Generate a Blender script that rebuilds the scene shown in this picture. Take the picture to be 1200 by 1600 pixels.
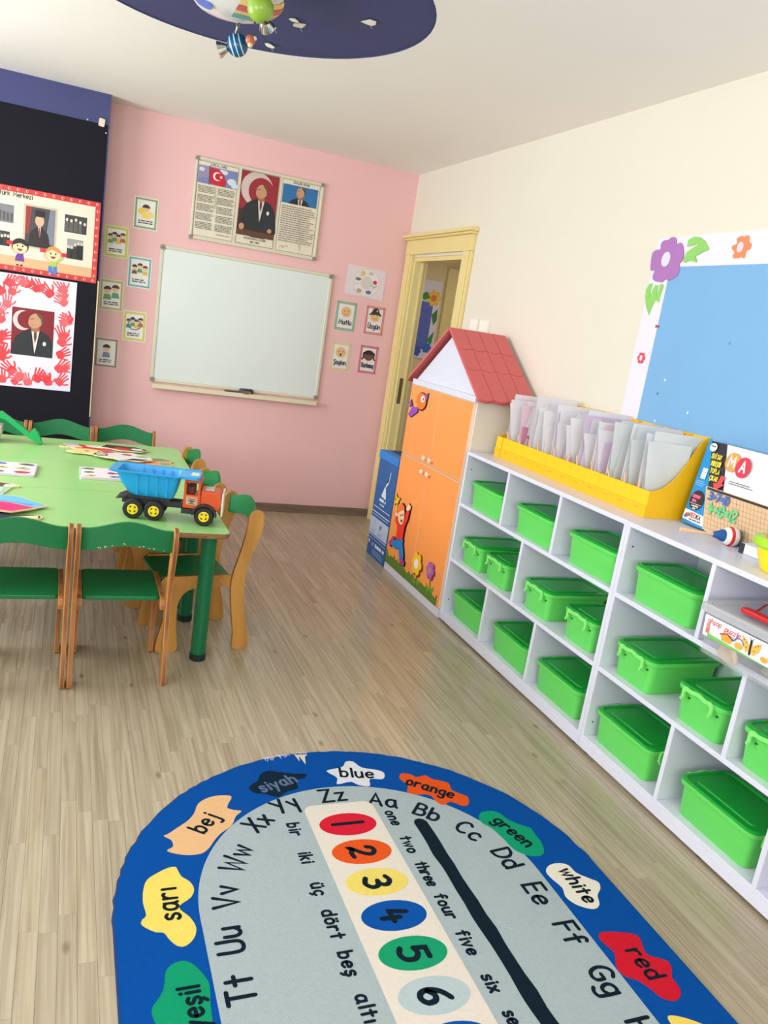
import bpy, bmesh, math, random
from mathutils import Vector, Matrix

random.seed(7)
SC = bpy.context.scene
for _o in list(bpy.data.objects):
    bpy.data.objects.remove(_o)
COL = SC.collection
PI = math.pi


def lin(c):
    c = c / 255.0
    return c / 12.92 if c <= .04045 else ((c + .055) / 1.055) ** 2.4


def rgb(c):
    return (lin(c[0]), lin(c[1]), lin(c[2]), 1.0)


# ------------------------------------------------------------------ camera
cd = bpy.data.cameras.new('camera')
cam = bpy.data.objects.new('camera', cd)
COL.objects.link(cam)
CR = Vector((0.92356621, -0.35362261, 0.14824476))
CU = Vector((-0.05330298, 0.26446089, 0.96292223))
CF = Vector((0.37971602, 0.89722432, -0.225398))
CP = Vector((-2.27548, -5.67791, 1.46859))
cam.matrix_world = Matrix(((CR.x, CU.x, -CF.x, CP.x), (CR.y, CU.y, -CF.y, CP.y), (CR.z, CU.z, -CF.z, CP.z), (0, 0, 0, 1)))
cd.sensor_fit = 'VERTICAL'
cd.sensor_height = 36.0
cd.sensor_width = 27.0
cd.lens = 36.0 * 1235.0 / 1600.0
cd.clip_start = .02
SC.camera = cam

# ------------------------------------------------------------------ world and daylight
W = bpy.data.worlds.new('World')
SC.world = W
W.use_nodes = True
wn = W.node_tree.nodes
wb = wn['Background']
wb.inputs[0].default_value = (.78, .88, 1.0, 1)
wb.inputs[1].default_value = 1.6


def area_light(name, loc, rot, sx, sy, power, col=(1, .97, .93)):
    l = bpy.data.lights.new(name, 'AREA')
    l.shape = 'RECTANGLE'
    l.size = sx
    l.size_y = sy
    l.energy = power
    l.color = col
    o = bpy.data.objects.new(name, l)
    COL.objects.link(o)
    o.location = loc
    o.rotation_euler = rot
    return o


# daylight entering through the windows of the left wall and of the wall behind the camera
COOL = (.93, .965, 1.0)
area_light('daylight_left_far', (-4.42, -1.85, 1.62), (0, -PI / 2 - .06, 0), 1.45, 2.0, 185, COOL)
area_light('daylight_left_near', (-4.42, -5.35, 1.62), (0, -PI / 2 - .68, 0), 1.45, 2.0, 150, COOL)
area_light('daylight_rear', (-2.4, -8.0, 1.62), (PI / 2 + .6, 0, 0), 2.6, 1.45, 155, (1, .98, .96))
area_light('corridor_fill', (1.2, .3, 2.2), (0, 0, 0), .6, .6, 9, (1, .93, .8))  # added fill brightening the corridor; no source is modelled there

vs = SC.view_settings
vs.view_transform = 'Standard'
vs.look = 'None'
vs.gamma = 1.0
vs.use_curve_mapping = False
vs.exposure = -0.97

# ------------------------------------------------------------------ materials
MATS = {}


def mat(name, c, rough=.5, var=.05, scale=9, spec=.5, metal=0, bump=0, bscale=60, stretch=(1, 1, 1), coat=0, alpha=1, transl=0, emit=0):
    if name in MATS:
        return MATS[name]
    m = bpy.data.materials.new(name)
    m.use_nodes = True
    nt = m.node_tree
    N = nt.nodes
    L = nt.links
    b = N['Principled BSDF']
    b.inputs['Roughness'].default_value = rough
    b.inputs['Metallic'].default_value = metal
    b.inputs['Specular IOR Level'].default_value = spec
    b.inputs['Coat Weight'].default_value = coat
    b.inputs['Alpha'].default_value = alpha
    tc = N.new('ShaderNodeTexCoord')
    mp = N.new('ShaderNodeMapping')
    mp.inputs['Scale'].default_value = stretch
    L.new(tc.outputs['Object'], mp.inputs['Vector'])
    nz = N.new('ShaderNodeTexNoise')
    nz.inputs['Scale'].default_value = scale
    nz.inputs['Detail'].default_value = 4
    L.new(mp.outputs[0], nz.inputs['Vector'])
    ma = N.new('ShaderNodeMath')
    ma.operation = 'MULTIPLY_ADD'
    ma.inputs[1].default_value = 2 * var
    ma.inputs[2].default_value = 1 - var
    L.new(nz.outputs['Fac'], ma.inputs[0])
    hs = N.new('ShaderNodeHueSaturation')
    hs.inputs['Color'].default_value = rgb(c)
    L.new(ma.outputs[0], hs.inputs['Value'])
    L.new(hs.outputs[0], b.inputs['Base Color'])
    if bump:
        n2 = N.new('ShaderNodeTexNoise')
        n2.inputs['Scale'].default_value = bscale
        n2.inputs['Detail'].default_value = 3
        L.new(mp.outputs[0], n2.inputs['Vector'])
        bp = N.new('ShaderNodeBump')
        bp.inputs['Strength'].default_value = bump
        bp.inputs['Distance'].default_value = .004
        L.new(n2.outputs['Fac'], bp.inputs['Height'])
        L.new(bp.outputs[0], b.inputs['Normal'])
    if transl:
        tr = N.new('ShaderNodeBsdfTranslucent')
        L.new(hs.outputs[0], tr.inputs[0])
        mx = N.new('ShaderNodeMixShader')
        mx.inputs[0].default_value = transl
        L.new(b.outputs[0], mx.inputs[1])
        L.new(tr.outputs[0], mx.inputs[2])
        L.new(mx.outputs[0], N['Material Output'].inputs[0])
    if emit:
        b.inputs['Emission Color'].default_value = rgb(c)
        b.inputs['Emission Strength'].default_value = emit
    MATS[name] = m
    return m


def cm(c, rough=.55):
    return mat('print_%d_%d_%d' % tuple(c), c, rough, .02, 30)


def wood(name, c1, c2, rough=.45, scale=18, stretch=(1, 1, .08)):
    """stained plywood: stretched noise between two tones"""
    if name in MATS:
        return MATS[name]
    m = mat(name, c1, rough)
    nt = m.node_tree
    N = nt.nodes
    L = nt.links
    b = N['Principled BSDF']
    tc = N.new('ShaderNodeTexCoord')
    mp = N.new('ShaderNodeMapping')
    mp.inputs['Scale'].default_value = stretch
    L.new(tc.outputs['Object'], mp.inputs[0])
    nz = N.new('ShaderNodeTexNoise')
    nz.inputs['Scale'].default_value = scale
    nz.inputs['Detail'].default_value = 6
    nz.inputs['Distortion'].default_value = .6
    L.new(mp.outputs[0], nz.inputs['Vector'])
    rp = N.new('ShaderNodeValToRGB')
    rp.color_ramp.elements[0].position = .35
    rp.color_ramp.elements[0].color = rgb(c2)
    rp.color_ramp.elements[1].position = .62
    rp.color_ramp.elements[1].color = rgb(c1)
    L.new(nz.outputs['Fac'], rp.inputs[0])
    L.new(rp.outputs[0], b.inputs['Base Color'])
    return m


def plank_material():
    m = bpy.data.materials.new('laminate_plank')
    m.use_nodes = True
    nt = m.node_tree
    N = nt.nodes
    L = nt.links
    b = N['Principled BSDF']
    b.inputs['Roughness'].default_value = .24
    b.inputs['Specular IOR Level'].default_value = .5
    geo = N.new('ShaderNodeNewGeometry')
    oi = N.new('ShaderNodeObjectInfo')
    ad = N.new('ShaderNodeMath')
    ad.operation = 'ADD'
    L.new(geo.outputs['Random Per Island'], ad.inputs[0])
    L.new(oi.outputs['Random'], ad.inputs[1])
    fr = N.new('ShaderNodeMath')
    fr.operation = 'FRACT'
    L.new(ad.outputs[0], fr.inputs[0])
    # grain coordinates: world position stretched along the plank, shifted for each plank
    sc = N.new('ShaderNodeVectorMath')
    sc.operation = 'MULTIPLY'
    sc.inputs[1].default_value = (60, 1.5, 1)
    L.new(geo.outputs['Position'], sc.inputs[0])
    cx = N.new('ShaderNodeCombineXYZ')
    mu = N.new('ShaderNodeMath')
    mu.operation = 'MULTIPLY'
    mu.inputs[1].default_value = 37
    L.new(fr.outputs[0], mu.inputs[0])
    L.new(mu.outputs[0], cx.inputs['Y'])
    L.new(mu.outputs[0], cx.inputs['Z'])
    av = N.new('ShaderNodeVectorMath')
    av.operation = 'ADD'
    L.new(sc.outputs[0], av.inputs[0])
    L.new(cx.outputs[0], av.inputs[1])
    nz = N.new('ShaderNodeTexNoise')
    nz.inputs['Scale'].default_value = 1.3
    nz.inputs['Detail'].default_value = 5
    nz.inputs['Distortion'].default_value = .7
    L.new(av.outputs[0], nz.inputs['Vector'])
    rp = N.new('ShaderNodeValToRGB')
    e = rp.color_ramp.elements
    e[0].position = .30
    e[0].color = rgb((156, 142, 117))
    e[1].position = .56
    e[1].color = rgb((180, 167, 143))
    e2 = e.new(.8)
    e2.color = rgb((189, 177, 155))
    L.new(nz.outputs['Fac'], rp.inputs[0])
    # tone of each plank
    hs = N.new('ShaderNodeHueSaturation')
    mv = N.new('ShaderNodeMapRange')
    mv.inputs['To Min'].default_value = .91
    mv.inputs['To Max'].default_value = 1.05
    L.new(fr.outputs[0], mv.inputs[0])
    L.new(mv.outputs[0], hs.inputs['Value'])
    L.new(rp.outputs[0], hs.inputs['Color'])
    # knots
    s2 = N.new('ShaderNodeVectorMath')
    s2.operation = 'MULTIPLY'
    s2.inputs[1].default_value = (7, 3.2, 1)
    L.new(geo.outputs['Position'], s2.inputs[0])
    vo = N.new('ShaderNodeTexVoronoi')
    vo.inputs['Scale'].default_value = 1.0
    L.new(s2.outputs[0], vo.inputs['Vector'])
    k = N.new('ShaderNodeMapRange')
    k.inputs['From Min'].default_value = .03
    k.inputs['From Max'].default_value = .085
    k.inputs['To Min'].default_value = .55
    k.inputs['To Max'].default_value = 0
    L.new(vo.outputs['Distance'], k.inputs[0])
    mx = N.new('ShaderNodeMix')
    mx.data_type = 'RGBA'
    L.new(k.outputs[0], mx.inputs[0])
    L.new(hs.outputs[0], mx.inputs[6])
    mx.inputs[7].default_value = rgb((96, 72, 46))
    L.new(mx.outputs[2], b.inputs['Base Color'])
    MATS['laminate_plank'] = m
    return m


M_WHITE = mat('white_melamine', (222, 224, 240), .35, .015)
M_CREAM = mat('cream_wall_paint', (228, 222, 206), .75, .02, 3, bump=.05, bscale=90)
M_PINK = mat('pink_wall_paint', (236, 190, 190), .75, .03, 2.5, bump=.05, bscale=90)
M_CEIL = mat('ceiling_paint', (247, 243, 238), .85, .02, 2)
M_NAVY = mat('navy_blue_paint', (72, 76, 118), .8, .04, 3, spec=.25)
M_BLACK = mat('black_paper', (28, 28, 36), .85, .06, 4, spec=.15)
M_TRIM = mat('yellow_painted_wood', (232, 213, 146), .4, .04, 6)
M_FRAME = mat('ivory_aluminium', (214, 212, 190), .4, .02)
M_CAP = mat('grey_plastic_cap', (150, 148, 138), .5)
M_DARK = mat('black_plastic', (22, 24, 28), .5, .05)
M_SKIRT = wood('grey_wood_baseboard', (140, 118, 100), (112, 94, 80), .5, 14, (.08, 1, 1))
M_GREEN_T = mat('light_green_laminate', (152, 210, 126), .32, .03, 5)
M_EDGE = wood('brown_plywood_edge', (160, 108, 66), (118, 74, 40), .5, 30, (1, 1, 6))
M_LEG = mat('green_lacquered_steel', (0, 108, 66), .3, .04)
M_CHG = mat('green_painted_plywood', (4, 114, 62), .45, .06, 14)
M_PLY = wood('honey_plywood', (205, 148, 72), (176, 118, 54), .42, 12, (1, 1, .12))
M_PLYD = wood('brown_plywood', (168, 108, 64), (126, 74, 42), .45, 22, (1, 1, .1))
M_BOX = mat('bright_green_plastic', (102, 218, 98), .38, .02)
M_HAND = mat('box_green_highlit_clip', (132, 232, 120), .38, .02)  # box green lightened so the colour carries the clips' highlights
M_LID = mat('green_lid_plastic', (14, 164, 52), .22, .02)
M_YEL = mat('yellow_card', (255, 200, 10), .5, .03)
M_ORANGE = mat('orange_laminate', (255, 158, 80), .35, .03, 4)
M_ROOF = mat('red_roof_board', (212, 100, 100), .5, .04)
M_CARDB = mat('blue_cardboard', (36, 96, 160), .55, .04)
M_FOLD = mat('milky_plastic', (248, 247, 252), .3, .03, 6, alpha=.95, transl=.2)
M_PAPER = mat('white_paper', (246, 242, 248), .6, .03, transl=.15)
M_PINKP = mat('pink_paper', (232, 150, 190), .6, .06, transl=.35)
M_CLEAR = mat('clear_plastic', (225, 230, 234), .1, .02, alpha=.14)
M_CHROME = mat('chrome', (210, 210, 205), .12, .02, metal=1)

# ------------------------------------------------------------------ mesh helpers
UVN_BACK = Matrix(((1, 0, 0, 0), (0, 0, -1, 0), (0, 1, 0, 0), (0, 0, 0, 1)))    # u=x v=z n=-y
UVN_RIGHT = Matrix(((0, 0, -1, 0), (-1, 0, 0, 0), (0, 1, 0, 0), (0, 0, 0, 1)))  # u=-y v=z n=-x
SIDE = Matrix(((0, 0, 1, 0), (1, 0, 0, 0), (0, 1, 0, 0), (0, 0, 0, 1)))         # (a,b,c)->(x=c,y=a,z=b)
FRONT = Matrix(((1, 0, 0, 0), (0, 0, -1, 0), (0, 1, 0, 0), (0, 0, 0, 1)))       # (a,b,c)->(x=a,z=b,y=-c)
T = Matrix.Translation


def ell(cx, cy, rx, ry, n=20, a0=0, a1=2 * PI, rot=0):
    full = abs(a1 - a0 - 2 * PI) < 1e-6
    k = n if full else n + 1
    out = []
    for i in range(k):
        a = a0 + (a1 - a0) * i / n
        x, y = rx * math.cos(a), ry * math.sin(a)
        out.append((cx + x * math.cos(rot) - y * math.sin(rot), cy + x * math.sin(rot) + y * math.cos(rot)))
    return out


def rrect(x0, x1, y0, y1, r, n=3):
    p = []
    for cx, cy, a in ((x1 - r, y1 - r, 0), (x0 + r, y1 - r, PI / 2), (x0 + r, y0 + r, PI), (x1 - r, y0 + r, 1.5 * PI)):
        for i in range(n + 1):
            t = a + PI / 2 * i / n
            p.append((cx + r * math.cos(t), cy + r * math.sin(t)))
    return p


def smooth_line(p, k=4, closed=False):
    if len(p) < 3:
        return list(p)
    out = []
    n = len(p)
    rng = range(n) if closed else range(n - 1)
    for i in rng:
        if closed:
            a, b, c, d = p[(i - 1) % n], p[i], p[(i + 1) % n], p[(i + 2) % n]
        else:
            a, b, c, d = p[max(i - 1, 0)], p[i], p[i + 1], p[min(i + 2, n - 1)]
        for j in range(k):
            t = j / k
            out.append(tuple(.5 * ((2 * b[q]) + (-a[q] + c[q]) * t + (2 * a[q] - 5 * b[q] + 4 * c[q] - d[q]) * t * t + (-a[q] + 3 * b[q] - 3 * c[q] + d[q]) * t ** 3) for q in range(len(b))))
    if not closed:
        out.append(tuple(p[-1]))
    return out


class MB:
    def __init__(s, M=None):
        s.v, s.f, s.m = [], [], []
        s.M = M or Matrix()

    def add(s, vs, fs, mi=0):
        o = len(s.v)
        s.v += [tuple(s.M @ Vector(p)) for p in vs]
        s.f += [[i + o for i in f] for f in fs]
        s.m += [mi] * len(fs)
        return s

    def box(s, x0, x1, y0, y1, z0, z1, mi=0):
        return s.add([(x0, y0, z0), (x1, y0, z0), (x1, y1, z0), (x0, y1, z0), (x0, y0, z1), (x1, y0, z1), (x1, y1, z1), (x0, y1, z1)],
                     [(0, 3, 2, 1), (4, 5, 6, 7), (0, 1, 5, 4), (1, 2, 6, 5), (2, 3, 7, 6), (3, 0, 4, 7)], mi)

    def prism(s, poly, z0, z1, mi=0, ms=None):
        n = len(poly)
        a = sum(poly[i][0] * poly[(i + 1) % n][1] - poly[(i + 1) % n][0] * poly[i][1] for i in range(n))
        if a < 0:
            poly = poly[::-1]
        vs = [(p[0], p[1], z0) for p in poly] + [(p[0], p[1], z1) for p in poly]
        s.add(vs, [list(range(n))[::-1], list(range(n, 2 * n))], mi)
        o = len(s.v) - 2 * n
        for i in range(n):
            s.f.append([o + i, o + (i + 1) % n, o + n + (i + 1) % n, o + n + i])
            s.m.append(mi if ms is None else ms)
        return s

    def loft(s, secs, mi=0, cap0=True, cap1=True):
        """secs: list of equal-length lists of 3D points"""
        n = len(secs[0])
        vs = [p for q in secs for p in q]
        fs = []
        for k in range(len(secs) - 1):
            for i in range(n):
                j = (i + 1) % n
                fs.append((k * n + i, k * n + j, (k + 1) * n + j, (k + 1) * n + i))
        if cap0:
            fs.append(list(range(n))[::-1])
        if cap1:
            fs.append([(len(secs) - 1) * n + i for i in range(n)])
        return s.add(vs, fs, mi)

    def lathe(s, prof, n=20, mi=0, c=(0, 0, 0)):
        secs = [[(c[0] + r * math.cos(2 * PI * i / n), c[1] + r * math.sin(2 * PI * i / n), c[2] + z) for i in range(n)] for r, z in prof]
        return s.loft(secs, mi)

    def tube(s, pts, r, n=8, mi=0):
        pts = [Vector(p) for p in pts]
        secs = []
        for i, p in enumerate(pts):
            d = (pts[min(i + 1, len(pts) - 1)] - pts[max(i - 1, 0)]).normalized()
            ref = Vector((0, 0, 1)) if abs(d.z) < .9 else Vector((1, 0, 0))
            a = d.cross(ref).normalized()
            b = d.cross(a).normalized()
            rr = r[i] if isinstance(r, (list, tuple)) else r
            secs.append([tuple(p + a * rr * math.cos(2 * PI * k / n) + b * rr * math.sin(2 * PI * k / n)) for k in range(n)])
        return s.loft(secs, mi)

    def sheet(s, fn, nu, nv, th=.001, mi=0):
        P = [[Vector(fn(i / nu, j / nv)) for j in range(nv + 1)] for i in range(nu + 1)]
        A, B = [], []
        for i in range(nu + 1):
            for j in range(nv + 1):
                du = P[min(i + 1, nu)][j] - P[max(i - 1, 0)][j]
                dv = P[i][min(j + 1, nv)] - P[i][max(j - 1, 0)]
                nn = du.cross(dv)
                nn = nn.normalized() if nn.length > 1e-9 else Vector((0, 0, 1))
                A.append(P[i][j] + nn * th * .5)
                B.append(P[i][j] - nn * th * .5)
        w = nv + 1
        K = len(A)
        fs = []
        for i in range(nu):
            for j in range(nv):
                a, b, c, d = i * w + j, (i + 1) * w + j, (i + 1) * w + j + 1, i * w + j + 1
                fs.append((a, b, c, d))
                fs.append((d + K, c + K, b + K, a + K))
        for i in range(nu):
            fs.append((i * w, i * w + K, (i + 1) * w + K, (i + 1) * w))
            fs.append((i * w + nv, (i + 1) * w + nv, (i + 1) * w + nv + K, i * w + nv + K))
        for j in range(nv):
            fs.append((j, j + 1, j + 1 + K, j + K))
            q = nu * w
            fs.append((q + j, q + j + K, q + j + 1 + K, q + j + 1))
        return s.add([tuple(p) for p in A + B], fs, mi)

    def build(s, name, mats, parent=None, bev=0, seg=2, smooth=False, loc=None, recalc=True):
        me = bpy.data.meshes.new(name)
        me.from_pydata(s.v, [], s.f)
        if not isinstance(mats, (list, tuple)):
            mats = [mats]
        for m in mats:
            me.materials.append(m)
        me.polygons.foreach_set('material_index', s.m)
        if recalc or bev:
            bm = bmesh.new()
            bm.from_mesh(me)
            if recalc:
                bmesh.ops.recalc_face_normals(bm, faces=bm.faces)
            if bev:
                ed = [e for e in bm.edges if len(e.link_faces) == 2 and e.calc_face_angle(0) > .6]
                bmesh.ops.bevel(bm, geom=ed, offset=bev, segments=seg, affect='EDGES', profile=.5, clamp_overlap=True)
            bm.to_mesh(me)
            bm.free()
        if smooth:
            me.polygons.foreach_set('use_smooth', [True] * len(me.polygons))
            me.set_sharp_from_angle(angle=.6)
        me.update()
        o = bpy.data.objects.new(name, me)
        COL.objects.link(o)
        if parent:
            o.parent = parent
        if loc:
            o.location = loc
        return o


def tag(o, label=None, cat=None, group=None, kind=None):
    if label:
        o['label'] = label
    if cat:
        o['category'] = cat
    if group:
        o['group'] = group
    if kind:
        o['kind'] = kind
    return o


def thing(name, label, cat, loc=(0, 0, 0), rotz=0, group=None, rot=None, kind=None):
    o = bpy.data.objects.new(name, None)
    o.empty_display_size = .05
    COL.objects.link(o)
    o.location = loc
    o.rotation_euler = rot or (0, 0, rotz)
    return tag(o, label, cat, group, kind)


def kids(o):
    return [c for c in bpy.data.objects if c.parent == o]


def dup(root, loc, rotz, label):
    r = root.copy()
    COL.objects.link(r)
    r.location = loc
    r.rotation_euler = (0, 0, rotz)
    r['label'] = label
    for ch in list(root.children):
        c = ch.copy()
        COL.objects.link(c)
        c.parent = r
        for g in list(ch.children):
            d = g.copy()
            COL.objects.link(d)
            d.parent = c
    return r


ORD = ['first', 'second', 'third', 'fourth', 'fifth', 'sixth', 'seventh', 'eighth', 'ninth', 'tenth', 'eleventh', 'twelfth']

# ------------------------------------------------------------------ stroke lettering
GL = {
    'a': "4,4.2 3,5 1.5,5 .3,3.5 .3,1.5 1.5,.2 3,.6 4,2.2|4,5 4,1 4.6,0", 'b': "0,8 0,0|0,3.5 1.5,5 3.3,4.6 4,2.8 3.3,.6 1.5,0 0,1.2",
    'c': "3.8,4.2 2.4,5 .8,4.2 .2,2.5 .8,.6 2.4,0 3.8,.8", 'd': "4,8 4,0|4,3.5 2.5,5 .7,4.6 0,2.8 .7,.6 2.5,0 4,1.2",
    'e': ".2,2.6 3.9,2.8 3.6,4.4 2.2,5 .7,4.2 .1,2.4 .8,.5 2.3,0 3.8,.8", 'f': "3.6,7.4 2.6,8 1.6,7.2 1.5,5 1.5,0|0,4.8 3.2,4.8",
    'g': "4,4.2 2.6,5 .8,4.4 .1,2.6 .9,.7 2.4,.3 4,1.6|4,5 4,-1.5 3.2,-2.8 1.6,-3 .3,-2.2", 'h': "0,8 0,0|0,3.4 1.6,5 3.2,4.6 3.8,3 3.8,0",
    'i': ".5,5 .5,0|.5,6.9 .5,7.2", 'ı': ".5,5 .5,0", 'j': "1.8,5 1.8,-1.5 1,-2.8 -.4,-2.6|1.8,6.9 1.8,7.2", 'k': "0,8 0,0|3.4,5 0,2.2|1.2,3.1 3.6,0",
    'l': ".5,8 .5,0", 'm': "0,5 0,0|0,3.4 1.2,5 2.5,4.6 2.8,3 2.8,0|2.8,3.4 4,5 5.3,4.6 5.6,3 5.6,0", 'n': "0,5 0,0|0,3.4 1.6,5 3.2,4.6 3.8,3 3.8,0",
    'o': "2,5 .5,4.2 0,2.5 .5,.7 2,0 3.5,.7 4,2.5 3.5,4.2 2,5", 'p': "0,5 0,-3|0,3.5 1.5,5 3.3,4.6 4,2.8 3.3,.6 1.5,0 0,1.2",
    'q': "4,5 4,-3|4,3.5 2.5,5 .7,4.6 0,2.8 .7,.6 2.5,0 4,1.2", 'r': "0,5 0,0|0,3 1.2,4.6 2.6,5 3.2,4.5", 's': "3.4,4.4 2,5 .6,4.3 .8,3 2.6,2.3 3.3,1.2 2.4,.1 .9,0 .1,.7",
    't': "1.6,7.5 1.6,0|0,5 3.4,5", 'u': "0,5 0,1.6 .9,.1 2.4,.1 3.7,1.6|3.7,5 3.7,0", 'v': "0,5 1.8,0 3.6,5", 'w': "0,5 1.3,0 2.7,4.4 4.1,0 5.4,5",
    'x': "0,5 3.5,0|3.5,5 0,0", 'y': "0,5 1.9,.6|3.8,5 1,-3", 'z': "0,5 3.5,5 0,0 3.7,0",
    'A': "0,0 2.6,8 5.2,0|.9,2.8 4.3,2.8", 'B': "0,8 0,0|0,8 2.6,8 3.8,6.8 3.2,4.8 0,4.3|0,4.3 3,4.3 4.4,2.6 3.4,.4 0,0", 'C': "4.6,6.9 3,8 1,7 0,4 1,1 3,0 4.8,1",
    'D': "0,8 0,0|0,8 2.6,7.6 4.6,5.6 4.6,2.8 2.8,.5 0,0", 'E': "4,8 0,8 0,0 4.2,0|0,4.2 3.4,4.2", 'F': "4,8 0,8 0,0|0,4.2 3.4,4.2",
    'G': "4.8,6.9 3,8 1,7 0,4 1,1 3,0 4.8,1 4.8,3.6|4.8,3.6 2.8,3.6", 'H': "0,8 0,0|4.6,8 4.6,0|0,4.2 4.6,4.2", 'I': ".5,8 .5,0", 'K': "0,8 0,0|4.2,8 0,3.6|1.4,4.8 4.6,0",
    'L': "0,8 0,0 4,0", 'M': "0,0 .6,8 3.1,2.5 5.6,8 6.2,0", 'N': "0,0 0,8 4.6,0 4.6,8", 'O': "2.5,8 .6,6.8 0,4 .6,1.2 2.5,0 4.4,1.2 5,4 4.4,6.8 2.5,8",
    'P': "0,8 0,0|0,8 2.8,8 4.2,6.2 2.8,4.2 0,4", 'R': "0,8 0,0|0,8 2.8,8 4.2,6.2 2.8,4.2 0,4|1.8,4.1 4.4,0", 'S': "4.2,7 2.5,8 .6,7 .6,5.2 2.4,4.2 4.2,3 4.2,1 2.4,0 .2,1",
    'T': "2.4,8 2.4,0|0,8 4.8,8", 'U': "0,8 0,2 1.2,.2 3.4,.2 4.6,2 4.6,8", 'V': "0,8 2.4,0 4.8,8", 'W': "0,8 1.6,0 3.4,6.4 5.2,0 6.8,8", 'X': "0,8 4.6,0|4.6,8 0,0",
    'Y': "0,8 2.4,4|4.8,8 1.2,0", 'Z': "0,8 4.6,8 0,0 4.8,0",
    '0': "2.2,8 .4,6 .2,2.5 2,0 4,2 4.2,5.6 2.2,8", '1': "1,8 1,0", '2': ".4,6 1.2,7.7 3,8 4.2,6.4 3.2,4 .8,1.2 .2,.2 1.2,1 2.6,.3 4.8,.6", '3': ".3,7.2 2.2,8 4,6.6 3.4,4.6 1.8,4.2|1.8,4.2 4,3.6 4.4,1.6 2.6,0 .2,.8",
    '4': "1.6,8 .6,3 4.8,3.2|3.4,5.4 3.2,0", '5': "4.4,8 1,8 .6,4.6|.6,4.6 2.6,5.2 4.4,3.8 4.2,1.2 2.2,0 .1,.8", '6': "3.8,8 1.4,6 .2,3 .8,.6 2.6,0 4.2,1.4 3.8,3.6 2,4 .5,2.6",
    '7': "0,8 4.4,8 1.6,0", '8': "2.2,4.2 .6,5.6 .8,7.4 2.4,8 4,7.2 4,5.6 2.2,4.2 .4,2.8 .4,.9 2.2,0 4,.9 4.2,2.8 2.2,4.2", '9': "4,5 2.2,4 .5,5 .5,7 2.2,8 4,7 4,4 2.6,0",
    '+': "2,5.8 2,1.8|0,3.8 4,3.8", '-': "0,3.6 3,3.6", '=': "0,5 4,5|0,2.6 4,2.6", '.': ".4,0 .4,.3", ' ': ""}
ANG = set('vwzxkAEFHIKLMNTVWXZ17+-=ıilt4')
MARK = {'ç': ('c', "2.4,0 2.8,-1.2 1.6,-2.4"), 'ş': ('s', "1.8,0 2.2,-1.2 1,-2.4"), 'Ş': ('S', "2.4,0 2.8,-1.4 1.4,-2.6"), 'ö': ('o', "1,6.6 1,7|3,6.6 3,7"), 'ü': ('u', "1,6.6 1,7|3,6.6 3,7"),
        'Ü': ('U', "1.2,9.6 1.2,10|3.4,9.6 3.4,10"), 'Ç': ('C', "2.6,0 3,-1.4 1.6,-2.6"), 'Ğ': ('G', "1.4,10.2 2.6,9.4 3.8,10.2"), 'ğ': ('g', "1,7.4 2.2,6.6 3.4,7.4"), 'İ': ('I', ".5,9.6 .5,10"), 'ı': ('ı', "")}


def parse(t):
    return [[tuple(float(q) for q in p.split(',')) for p in st.split()] for st in t.split('|') if st.strip()]


def glyph(ch):
    if ch in MARK and ch != 'ı':
        b, mk = MARK[ch]
        st, w = glyph(b)
        return st + parse(mk), w
    st = parse(GL.get(ch, ''))
    if not st:
        return [], 3.0
    w = max(p[0] for s_ in st for p in s_)
    if ch not in ANG:
        st = [smooth_line(s_, 3) if len(s_) >= 4 else s_ for s_ in st]
    return st, w


def ribbon(pts, w):
    """closed outline faces of a marker stroke with rounded ends"""
    P = [Vector((p[0], p[1])) for p in pts]
    Q = [P[0]]
    for p in P[1:]:
        if (p - Q[-1]).length > 1e-6:
            Q.append(p)
    if len(Q) == 1:
        return [ell(Q[0].x, Q[0].y, w / 2, w / 2, 8)]
    L, R = [], []
    n = len(Q)
    for i in range(n):
        a = (Q[i] - Q[i - 1]).normalized() if i else (Q[1] - Q[0]).normalized()
        b = (Q[i + 1] - Q[i]).normalized() if i < n - 1 else a
        t = a + b
        t = t.normalized() if t.length > .2 else a
        nn = Vector((-t.y, t.x))
        k = max(.55, abs(nn.dot(Vector((-a.y, a.x)))))
        L.append(Q[i] + nn * (w / 2 / k))
        R.append(Q[i] - nn * (w / 2 / k))
    faces = []
    for i in range(n - 1):
        faces.append([tuple(R[i]), tuple(R[i + 1]), tuple(L[i + 1]), tuple(L[i])])
    for i, d in ((0, Q[0] - Q[1]), (n - 1, Q[-1] - Q[-2])):
        a = math.atan2(d.y, d.x)
        faces.append(ell(Q[i].x, Q[i].y, w / 2, w / 2, 4, a - PI / 2, a + PI / 2))
    return faces


def clip_poly(P, x0, x1, y0, y1):
    for ax, lim, sg in ((0, x0, 1), (0, x1, -1), (1, y0, 1), (1, y1, -1)):
        out = []
        for i in range(len(P)):
            a, b = P[i - 1], P[i]
            ia, ib = sg * (a[ax] - lim) >= 0, sg * (b[ax] - lim) >= 0
            if ia != ib:
                t = (lim - a[ax]) / (b[ax] - a[ax])
                out.append((a[0] + (b[0] - a[0]) * t, a[1] + (b[1] - a[1]) * t))
            if ib:
                out.append(b)
        P = out
        if not P:
            break
    return P


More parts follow.
